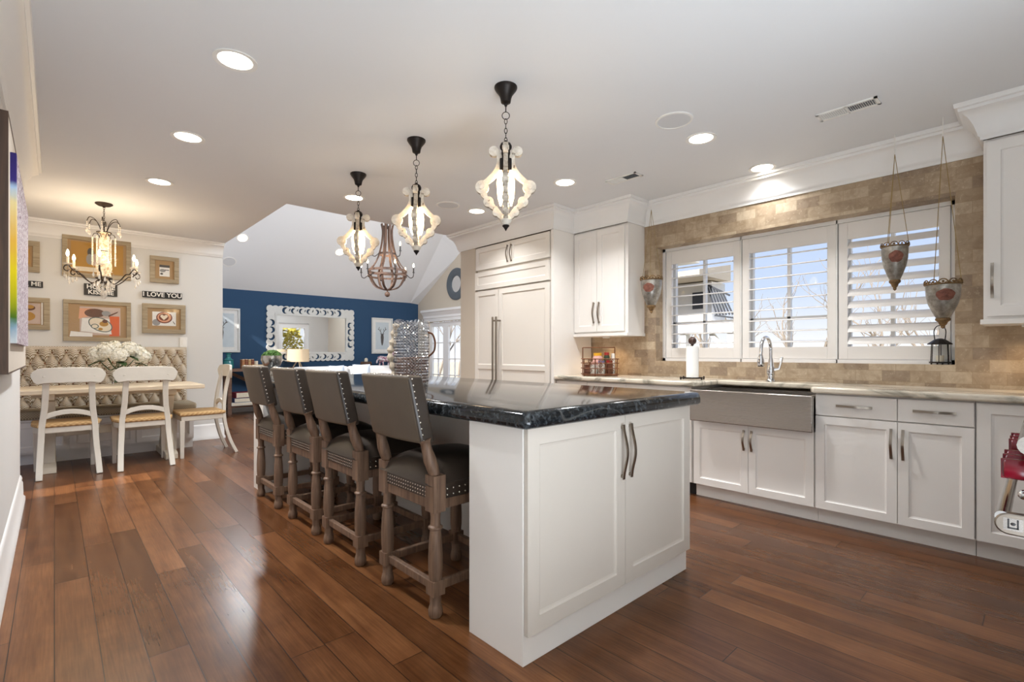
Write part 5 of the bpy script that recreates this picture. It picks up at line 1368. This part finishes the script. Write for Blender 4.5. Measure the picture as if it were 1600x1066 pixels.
dw = MB(); dw.tube(bez([(-0.095, -0.01, 0.39), (-0.112, 0, 0.34), (-0.122, 0.005, 0.28), (-0.135, 0.0, 0.23), (-0.138, 0, 0.18), (-0.124, 0, 0.12), (-0.114, 0, 0.06), (-0.112, 0, 0.005)], 5), [0.018+0.006*math.sin(k*1.3) for k in range(36)], 9)
dw.build('driftwood_handle', M['ext_tan'], t)
t = thing('moss_bowl', 'footed hammered silver bowl of green moss at the far end of the island', 'bowl', (1.335, 4.395, 0.918), 0)
MB().lathe([(0.045, 0), (0.045, 0.008), (0.014, 0.02), (0.012, 0.05), (0.03, 0.066), (0.066, 0.10), (0.083, 0.145), (0.080, 0.182), (0.076, 0.182), (0.078, 0.145), (0.06, 0.105), (0.0, 0.075)], 26, caps=False).build('bowl_body', M['silver'], t)
mo = MB(); rr = random.Random(4); mo.ball((0, 0, 0.170), 0.070, 14, 8, (1, 1, 0.7))
for k in range(160):
    a, e_ = rr.uniform(0, 2*PI), rr.uniform(0.05, 1.0); n = Vector((math.cos(a)*math.sqrt(1-e_*e_), math.sin(a)*math.sqrt(1-e_*e_), e_)); c0 = Vector((0, 0, 0.170))+Vector((n.x*0.070, n.y*0.070, n.z*0.050))
    mo.ball(c0, rr.uniform(0.007, 0.013), 6, 4)
mo.build('moss', M['moss'], t)

# ------------------------------------------------------------------ living room
mx0, mx1, mz0, mz1 = 3.05, 4.86, 0.955, 2.07; mw, mh = mx1-mx0, mz1-mz0
t = thing('ornate_mirror', 'large rectangular mirror in ornate white scrolled frame on the blue wall', 'mirror', ((mx0+mx1)/2, YL-0.004, (mz0+mz1)/2), 0)
b_ = 0.185; ix, iz = mw/2-b_, mh/2-b_
def fret(name, contours, depth, parent, y, mat, bev=0.0):
    c = bpy.data.curves.new(name, 'CURVE'); c.dimensions = '2D'; c.fill_mode = 'BOTH'; c.extrude = depth/2; c.bevel_depth = bev
    for pts in contours:
        sp = c.splines.new('POLY'); sp.points.add(len(pts)-1); sp.use_cyclic_u = True
        for q, (x, z) in zip(sp.points, pts): q.co = (x, z, 0, 1)
    co = bpy.data.objects.new(name+'_curve', c); COL.objects.link(co); bpy.context.view_layer.update()
    me = bpy.data.meshes.new_from_object(co.evaluated_get(bpy.context.evaluated_depsgraph_get()))
    bpy.data.objects.remove(co); bpy.data.curves.remove(c); me.materials.clear(); me.materials.append(mat)
    o = bpy.data.objects.new(name, me); COL.objects.link(o); o.parent = parent; o.location = (0, y, 0); o.rotation_euler = (PI/2, 0, 0); return o
def comma(cx, cz, r, a0, flip):
    """fat crescent hole"""
    o, i_ = [], []
    for k in range(13):
        u = k/12; a = a0+flip*PI*1.35*u; w_ = 0.80*math.sin(PI*min(u*0.93+0.07, 1))**0.8
        o.append((cx+r*math.cos(a), cz+r*math.sin(a))); i_.append((cx+r*(1-w_)*math.cos(a), cz+r*(1-w_)*math.sin(a)))
    return o+i_[1:-1][::-1]
outer = []
def lobes(p0, p1, n, nrm, amp):
    for k in range(n*8):
        u = k/(n*8); b = abs(math.sin(PI*n*u))
        outer.append((p0[0]+(p1[0]-p0[0])*u+nrm[0]*amp*(b**0.6-0.6), p0[1]+(p1[1]-p0[1])*u+nrm[1]*amp*(b**0.6-0.6)))
W2, H2 = mw/2-0.012, mh/2-0.012
lobes((-W2, -H2), (W2, -H2), 17, (0, -1), 0.028); lobes((W2, -H2), (W2, H2), 10, (1, 0), 0.028); lobes((W2, H2), (-W2, H2), 17, (0, 1), 0.028); lobes((-W2, H2), (-W2, -H2), 10, (-1, 0), 0.028)
holes = [[(-ix, -iz), (ix, -iz), (ix, iz), (-ix, iz)]]
for sz in (-1, 1):
    for k in range(8):
        cx = -W2+0.27+(2*W2-0.54)*(k+0.5)/8; fl = 1 if k < 4 else -1; big = 0.070 if k in (0, 7) else 0.056
        holes.append(comma(cx, sz*(mh/2-0.092), big, (PI*0.3 if fl > 0 else PI*0.7)*sz, fl*sz))
        if k < 7: cz_ = sz*(mh/2-0.075); xx = cx+(2*W2-0.54)/16; holes.append([(xx-0.024*fl, cz_-0.040*sz), (xx+0.006*fl, cz_-0.018*sz), (xx+0.020*fl, cz_+0.034*sz), (xx-0.012*fl, cz_+0.010*sz)])
for sx in (-1, 1):
    for k in range(4):
        cz = -H2+0.26+(2*H2-0.52)*(k+0.5)/4; fl = 1 if k < 2 else -1
        holes.append(comma(sx*(mw/2-0.092), cz, 0.066, PI*0.5*fl+0.3*sx, sx*fl))
fret('fretwork', [outer]+holes, 0.028, t, -0.017, M['ornate'], 0.0015)
f_ = MB()
def bar(x0, x1, z0, z1, y0=-0.042, y1=-0.03): f_.box(x0, x1, y0, y1, z0, z1)
bar(-ix-0.03, ix+0.03, iz-0.005, iz+0.03); bar(-ix-0.03, ix+0.03, -iz-0.03, -iz+0.005); bar(-ix-0.03, -ix+0.005, -iz, iz); bar(ix-0.005, ix+0.03, -iz, iz)
f_.build('inner_moulding', M['ornate'], t, smooth=0)
Q((-ix, -0.012, -iz), (ix, -0.012, -iz), (ix, -0.012, iz), (-ix, -0.012, iz)).build('mirror_glass', M['mirror'], t, smooth=0)

def deer(label, cx, cz, w_, h_, ox_=0.0):
    t = thing('framed_print', label, 'picture', (cx, YL-0.004, cz), 0, 'framed deer prints')
    f_ = MB(); q = 0.035
    f_.box(-w_/2, w_/2, -0.03, 0, -h_/2, -h_/2+q); f_.box(-w_/2, w_/2, -0.03, 0, h_/2-q, h_/2); f_.box(-w_/2, -w_/2+q, -0.03, 0, -h_/2+q, h_/2-q); f_.box(w_/2-q, w_/2, -0.03, 0, -h_/2+q, h_/2-q)
    f_.build('frame', M['ornate'], t, smooth=0, bevel=0.004)
    B(-w_/2+q, w_/2-q, -0.008, -0.001, -h_/2+q, h_/2-q).build('mat', ART['paperw'], t, smooth=0)
    a = MB(); flat(a, rc(-w_/2+0.10, w_/2-0.10, -h_/2+0.10, h_/2-0.10), -0.009); a.build('backdrop', paint('print_pale_blue', '#cfd8dc', 0.7, 0.04, 10), t, smooth=0)
    d = MB()
    flat(d, [(ox_-0.028, 0.045), (ox_+0.028, 0.045), (ox_+0.040, -0.04), (ox_+0.028, -0.16), (ox_+0.010, -0.22), (ox_-0.012, -0.22), (ox_-0.030, -0.15), (ox_-0.038, -0.03)], -0.0095)
    flat(d, [(ox_-0.06, 0.055), (ox_-0.026, 0.03), (ox_-0.024, 0.05)], -0.0096); flat(d, [(ox_+0.06, 0.055), (ox_+0.026, 0.03), (ox_+0.024, 0.05)], -0.0096)
    for s in (-1, 1):
        d.tube([(ox_+s*0.015, -0.0105, 0.045), (ox_+s*0.045, -0.0105, 0.10), (ox_+s*0.085, -0.0105, 0.15), (ox_+s*0.075, -0.0105, 0.20)], 0.006, 5)
        d.tube([(ox_+s*0.045, -0.0105, 0.10), (ox_+s*0.035, -0.0105, 0.16)], 0.005, 5); d.tube([(ox_+s*0.07, -0.0105, 0.13), (ox_+s*0.11, -0.0105, 0.155)], 0.005, 5)
    d.build('deer_head', ART['charcoal'], t, smooth=0)
    Q((-w_/2+q, -0.02, -h_/2+q), (w_/2-q, -0.02, -h_/2+q), (w_/2-q, -0.02, h_/2-q), (-w_/2+q, -0.02, h_/2-q)).build('glazing', M['picture_glass'], t, smooth=0)
deer('framed deer print in white frame on the blue wall, right of the mirror', 5.55, 1.52, 0.53, 0.82)
deer('framed print left of the mirror on the blue wall, cut by the nook wall', 2.30, 1.55, 0.57, 0.83, -0.03)

# round mirror on the gable
t = thing('round_mirror', 'round dark-framed mirror high on the beige gable wall', 'mirror', (XG-0.002, 8.82, 2.65), -PI/2)
f_ = MB(); f_.M = Matrix.Rotation(PI/2, 4, 'X'); f_.lathe([(0.185, 0.0), (0.185, 0.03), (0.22, 0.045), (0.33, 0.04), (0.355, 0.02), (0.355, 0.0)], 40, caps=False); f_.M = None
f_.build('frame', paint('slate_frame', '#5c646b', 0.6, 0.08, 30), t)
f_ = MB(); f_.M = Matrix.Rotation(PI/2, 4, 'X'); f_.lathe([(0.0, 0.012), (0.187, 0.012), (0.187, 0.0)], 36, caps=False); f_.M = None
f_.build('mirror_glass', M['mirror'], t)

# console table along the blue wall
t = thing('console_table', 'long brown wooden console table with crossed ends along the blue wall', 'console table', (4.15, 10.12, 0))
cl = 1.90
B(-cl, cl, -0.20, 0.20, 0.785, 0.835).build('top', M['console_wood'], t, smooth=0, bevel=0.004)
B(-cl+0.03, cl-0.03, -0.18, 0.18, 0.13, 0.165).build('shelf', M['console_wood'], t, smooth=0, bevel=0.004)
for x in (-cl+0.06, -0.62, 0.62, cl-0.06):
    for y in (-0.16, 0.16): B(x-0.03, x+0.03, y-0.03, y+0.03, 0, 0.785).build('leg', M['console_wood'], t, smooth=0, bevel=0.003)
for x0, x1 in ((-cl+0.09, -0.65), (0.65, cl-0.09)):
    for a, b in ((0.17, 0.78), (0.78, 0.17)):
        MB().sweep([(x0, 0.15, a), (x1, 0.15, b)], [(-0.012, -0.028), (0.012, -0.028), (0.012, 0.028), (-0.012, 0.028)]).build('cross_brace', M['console_wood'], t, smooth=0)
# things on the console
def conx(px, y): 
    th = math.atan2(715.0, 770.4); s, c = math.sin(th), math.cos(th); r = (px-800)/770.4
    return y*(s+c*r)/(c-s*r)
ZC = 0.835
t = thing('glass_jug', 'teal glass bottle jug on the left end of the console', 'jug', (conx(357, 10.10), 10.10, ZC))
MB().lathe([(0.07, 0), (0.085, 0.02), (0.085, 0.14), (0.05, 0.19), (0.035, 0.21), (0.035, 0.26), (0.048, 0.27), (0.048, 0.285), (0.0, 0.285)], 20).build('jug_body', M['teal'], t)
MB().torus((0, 0, 0.16), 0.082, 0.008).build('ring', M['teal'], t)
BK = [paint('book_spine_%d' % i, c, 0.6, 0.05, 30) for i, c in enumerate(('#b5774c', '#8a4a30', '#c99c6a', '#7a3a26'))]
BL = ['tan leather book', 'dark red-brown leather book', 'pale tan leather book', 'chestnut leather book']
for k in range(4):
    x = conx(379, 10.02)+0.052*k
    b_ = thing('book', BL[k]+' standing upright in the row on the console, %s from left' % ('first', 'second', 'third', 'fourth')[k], 'book', (x, 10.02, ZC), 0, 'upright books on the console')
    B(-0.022, 0.022, -0.07, 0.08, 0.0, 0.165+0.004*(k % 2)).build('cover', BK[k], b_, smooth=0, bevel=0.004)
    B(-0.018, 0.018, -0.064, 0.081, 0.16, 0.171+0.004*(k % 2)).build('pages', ART['cream'], b_, smooth=0)
    g_ = MB()
    for z in (0.03, 0.08, 0.135): g_.box(-0.0225, 0.0225, -0.0725, -0.068, z, z+0.006)
    g_.build('spine_bands', M['brass'], b_, smooth=0)
for k, (m_, lb) in enumerate((('brownish', 'lower brown book lying flat under the white candle on the console'), ('gold', 'upper gold book lying flat under the white candle on the console'))):
    xb = conx(401, 10.0); b_ = thing('book', lb, 'book', (xb, 10.0, ZC+0.036*k), 0.1*k, 'flat books on the console')
    B(-0.11, 0.11, -0.08, 0.08, 0, 0.035).build('cover', ART[m_], b_, smooth=0, bevel=0.003); B(-0.105, 0.112, -0.083, 0.075, 0.005, 0.030).build('pages', ART['cream'], b_, smooth=0)
c0 = MB().lathe([(0.034, 0), (0.034, 0.065), (0.028, 0.068), (0.0, 0.066)], 16).build('pillar_candle', M['chair_cream'], None, (conx(400, 10.0), 10.0, ZC+0.0715)); tag(c0, 'short white pillar candle on the flat books left of the moss bowl', 'candle')
t = thing('table_lamp', 'table lamp with linen drum shade and white tripod legs before the mirror', 'lamp', (conx(466, 10.08), 10.08, ZC))
MB().lathe([(0.205, 0.115), (0.200, 0.365), (0.196, 0.365), (0.201, 0.115), (0.205, 0.115)], 32, caps=False).build('lamp_shade', M['linen_shade'], t)
l_ = MB()
for k in range(3): a = 2*PI*k/3+0.5; l_.cyl((0.10*math.cos(a), 0.10*math.sin(a), 0.0), (0.015*math.cos(a), 0.015*math.sin(a), 0.14), 0.011, 8)
l_.lathe([(0.03, 0.11), (0.03, 0.15), (0.012, 0.16), (0.012, 0.22), (0.0, 0.22)], 12); l_.build('tripod', M['chair_cream'], t)
t = thing('trinket_box', 'round carved wooden box with a white candle top on the console', 'box', (conx(572, 10.05), 10.05, ZC))
MB().lathe([(0.11, 0), (0.12, 0.02), (0.12, 0.09), (0.10, 0.10), (0.0, 0.10)], 20).build('box_body', M['barrel'], t); MB().lathe([(0.035, 0.10), (0.035, 0.16), (0.012, 0.18), (0.0, 0.18)], 14).build('candle', M['chair_cream'], t)
t = thing('horse_figurine', 'small pink and white patterned horse figurine on the console', 'figurine', (conx(603, 10.05), 10.05, ZC), 0.0)
def m_zebra():
    q = NT('patterned_ceramic'); q.color(q.ramp(q.noise(q.coords('Object'), 26, 4, 0.6, 1.0), [(0.42, '#8a4a62'), (0.5, '#d9c2c8'), (0.58, '#eee4e2')])); return q.set(rough=0.35)
hm = MB()
hm.tube(bez([(-0.17, 0, 0.13), (-0.13, 0, 0.16), (-0.02, 0, 0.15), (0.08, 0, 0.165), (0.13, 0, 0.20), (0.155, 0, 0.27), (0.17, 0, 0.31), (0.215, 0, 0.285), (0.245, 0, 0.25)], 3), [0.03, 0.055, 0.07, 0.066, 0.064, 0.063, 0.062, 0.063, 0.064, 0.064, 0.060, 0.058, 0.052, 0.05, 0.046, 0.045, 0.043, 0.042, 0.042, 0.040, 0.038, 0.036, 0.032, 0.028, 0.024], 10)
for x, yy, fx in ((-0.12, 0.03, -0.15), (-0.10, -0.03, -0.08), (0.09, 0.03, 0.07), (0.10, -0.03, 0.14)): hm.tube([(x, yy, 0.14), (x+(fx-x)*0.4, yy, 0.07), (fx, yy, 0.0)], [0.032, 0.02, 0.018], 8)
for yy in (-0.018, 0.018): hm.tube([(0.172, yy, 0.32), (0.170, yy*1.3, 0.36)], [0.013, 0.003], 6)
hm.build('horse_body', m_zebra(), t, smooth=60)
MB().tube(bez([(-0.17, 0, 0.15), (-0.21, 0, 0.13), (-0.225, 0, 0.06)], 4), [0.016]*8+[0.006], 7).build('tail', m_zebra(), t)
LB = [('red', '#8c2430', 0.10), ('navy', '#27345c', 0.08), ('white', '#e6e2da', 0.20)]
xs = conx(372, 10.05); zz = 0.165
for k, (nm, c, w2) in enumerate((('large white', '#e6e2da', 0.22), ('navy', '#2a3a63', 0.19), ('dark red', '#7c2430', 0.17))):
    b_ = thing('book', '%s book in the flat stack on the lower console shelf' % nm, 'book', (xs+0.08, 10.03, zz), 0.05*k, 'books on the lower console shelf'); hgt = 0.06+0.02*k
    B(-w2, w2, -0.13, 0.12, 0, hgt).build('cover', paint('shelf_book_%d' % k, c, 0.6, 0.03), b_, smooth=0, bevel=0.004); B(-w2+0.01, w2+0.002, -0.133, 0.11, 0.008, hgt-0.008).build('pages', ART['cream'], b_, smooth=0); zz += hgt+0.001

# sofa in front of the console
t = thing('sofa', 'white slipcovered sofa beyond the island with its back to the console', 'sofa', (4.32, 9.40, 0))
sw = 1.18
B(-sw, sw, -0.42, 0.40, 0.06, 0.40).build('base', M['sofa'], t, smooth=40, bevel=0.03)
B(-sw, sw, 0.18, 0.42, 0.30, 0.82).build('back_frame', M['sofa'], t, smooth=40, bevel=0.06, seg=4)
for s in (-1, 1): B(s*sw-0.11, s*sw+0.11, -0.44, 0.42, 0.06, 0.64).build('arm', M['sofa'], t, smooth=40, bevel=0.07, seg=4)
for fx in (-1, 1):
    for fy in (-0.36, 0.34): B(fx*(sw-0.1)-0.03, fx*(sw-0.1)+0.03, fy-0.03, fy+0.03, 0.0, 0.07).build('foot', M['dark_wood'], t, smooth=0)
for k in range(2): B(-sw+0.12+k*1.06, -sw+0.12+k*1.06+1.05, -0.44, 0.16, 0.40, 0.55).build('seat_cushion', M['sofa'], t, smooth=40, bevel=0.05, seg=4)
for k in range(2): B(-sw+0.12+k*1.06, -sw+0.12+k*1.06+1.05, 0.0, 0.19, 0.55, 0.86).build('back_cushion', M['sofa'], t, smooth=40, bevel=0.06, seg=4)
def pillow(label, x, y, z, rz, tilt, s=0.24):
    m_ = MB(); N = 10; g = [[], []]
    for sd in (0, 1):
        for j in range(N+1):
            row = []
            for i in range(N+1):
                u, v = i/N*2-1, j/N*2-1; k = ((1-u*u)*(1-v*v))**0.5
                row.append(m_.v((u*s*(1-0.06*(1-v*v)), (1 if sd else -1)*(0.004+0.075*k), v*s*(1-0.06*(1-u*u))+s)))
            g[sd].append(row)
        for j in range(N):
            for i in range(N): m_.f([g[sd][j][i], g[sd][j][i+1], g[sd][j+1][i+1], g[sd][j+1][i]])
    bmesh.ops.remove_doubles(m_.bm, verts=m_.bm.verts, dist=0.009)
    tag(m_.build('throw_pillow', M['pillow_blue'], None, (x, y, z), (tilt, 0, rz), smooth=60), label, 'pillow', 'pale blue pillows on the sofa')
pillow('pale blue pillow leaning on the sofa back, left of the pair', 4.02, 9.24, 0.551, 0.15, -0.28, 0.172)
pillow('pale blue pillow leaning on the sofa back, right of the pair', 4.50, 9.23, 0.551, -0.2, -0.28, 0.180)

# ------------------------------------------------------------------ outdoors
g_ = MB(); g_.quad((4.6, -60, -0.9), (90, -60, -0.9), (90, 90, -0.9), (4.6, 90, -0.9))
struct(g_.build('ground', M['ground'], smooth=0))
def tree(x, y, h_, seed, label, group='bare trees outside the windows', leaf=False):
    rr = random.Random(seed); t = thing('bare_tree', label, 'tree', (x, y, -0.9), 0, group); m_ = MB(); tips = []
    def grow(p, d, L, r, depth):
        n = 4; P = [p]; 
        for k in range(n):
            d = (d+Vector((rr.uniform(-.22, .22), rr.uniform(-.22, .22), rr.uniform(-.05, .15)))).normalized(); P.append(P[-1]+d*L/n)
        m_.tube(P, [r*(1-0.45*k/n) for k in range(n+1)], 5)
        if depth == 0: tips.append(P[-1]); return
        for k in range(4 if depth > 1 else 3):
            q = P[rr.randint(2, n)]; nd = (d+Vector((rr.uniform(-1, 1), rr.uniform(-1, 1), rr.uniform(0.0, 0.8)))*0.85).normalized()
            grow(q, nd, L*rr.uniform(0.5, 0.75), r*0.48, depth-1)
    grow(Vector((0, 0, 0)), Vector((0, 0, 1)), h_*0.45, h_*0.014, 3)
    m_.build('branches', M['bark'], t, smooth=60)
TS = [(16, 8.5, 5.0), (19, 5.0, 5.5), (15, 3.2, 4.2), (22, 3.8, 5.5), (18, 2.0, 4.6), (24, 6.8, 6.0), (14, 6.2, 4.0), (20, 9.8, 5.6)]
for i, (x, y, h_) in enumerate(TS): tree(x, y, h_, 20+i, 'bare leafless tree outside the kitchen window')
for i, (x, y, h_) in enumerate([(10.5, 12.4, 5.0), (13.5, 18.0, 6.5), (10, 15.0, 5.5), (18, 22.5, 7.0), (14.5, 13.4, 4.5)]): tree(x, y, h_, 50+i, 'bare leafless tree outside the glazed living-room doors', 'bare trees outside the glazed doors')
t = thing('yellow_shrub', 'yellow-leaved shrub outside the patio door, seen in the ornate mirror', 'shrub', (5.7, 3.9, -0.9))
m_ = MB(); rr = random.Random(9)
for k in range(900):
    a, u, z = rr.uniform(0, 2*PI), rr.random()**0.5, rr.uniform(0.3, 2.9); r = 0.5*u*(1.15-abs(z-1.6)/2.2); c0 = Vector((r*math.cos(a), r*math.sin(a), z)); d = Vector((rr.uniform(-1, 1), rr.uniform(-1, 1), rr.uniform(-1, 1))).normalized()*0.07; e_ = d.orthogonal().normalized()*0.035
    m_.quad(c0-d, c0+e_, c0+d, c0-e_)
m_.build('foliage', M['yellow_leaf'], t, smooth=0)
MB().tube([(0, 0, 0), (0.02, 0, 0.6), (0, 0.03, 1.8)], [0.05, 0.04, 0.02], 7).build('stem', M['bark'], t)
# white covered porch of the house wing, seen through the left shutter
t = thing('covered_porch', 'white covered porch with dark slatted shutter seen through the left shutter', 'porch', (8.0, 3.9, -0.9))
# local metres; z measured from the ground (-0.9)
B(-0.1, 0.4, -0.20, 1.8, 2.50, 3.20).build('wall', M['ext_white'], t, smooth=0)
r_ = MB(); r_.prism([(-0.8, 3.22), (0.3, 3.22), (0.3, 3.5), (-0.8, 3.30)], -0.34, 1.9); r_.build('roof_eave', M['ext_tan'], t, smooth=0)
r_ = MB(); r_.prism([(-0.4, 3.62), (0.4, 3.62), (0.4, 4.0), (-0.4, 3.75)], 0.25, 1.9); r_.build('upper_eave', M['ext_white'], t, smooth=0)
B(-0.25, 0.2, -0.62, 1.8, 2.36, 2.50).build('beam', M['ext_white'], t, smooth=0)
B(-0.106, -0.1, -0.07, 0.13, 2.76, 3.04).build('dark_window', M['ext_dark'], t, smooth=0)
for y in (-0.60, 0.20, 1.0): B(-0.2, -0.06, y, y+0.10, 0.0, 2.36).build('post', M['ext_white'], t, smooth=0)
for y in (-0.55, 0.25, 1.05):
    MB().sweep(bez([(-0.13, y, 1.75), (-0.13, y+0.12, 2.05), (-0.13, y+0.34, 2.34)], 4), [(-0.03, -0.04), (0.03, -0.04), (0.03, 0.04), (-0.03, 0.04)], up=(1, 0, 0)).build('brace', M['ext_white'], t, smooth=0)
s_ = MB()
for k in range(6):
    y = -0.22-0.05*k; s_.sweep([(-0.3, y, 3.12-0.03*k), (-0.3, y-0.16, 2.62)], [(-0.010, -0.012), (0.010, -0.012), (0.010, 0.012), (-0.010, 0.012)], up=(1, 0, 0))
s_.sweep([(-0.3, -0.19, 3.14), (-0.3, -0.58, 2.92)], [(-0.013, -0.018), (0.013, -0.018), (0.013, 0.018), (-0.013, 0.018)], up=(1, 0, 0)); s_.sweep([(-0.3, -0.35, 2.62), (-0.3, -0.68, 2.56)], [(-0.013, -0.022), (0.013, -0.022), (0.013, 0.022), (-0.013, 0.022)], up=(1, 0, 0))
s_.build('slatted_shutter', M['ext_dark'], t, smooth=0)
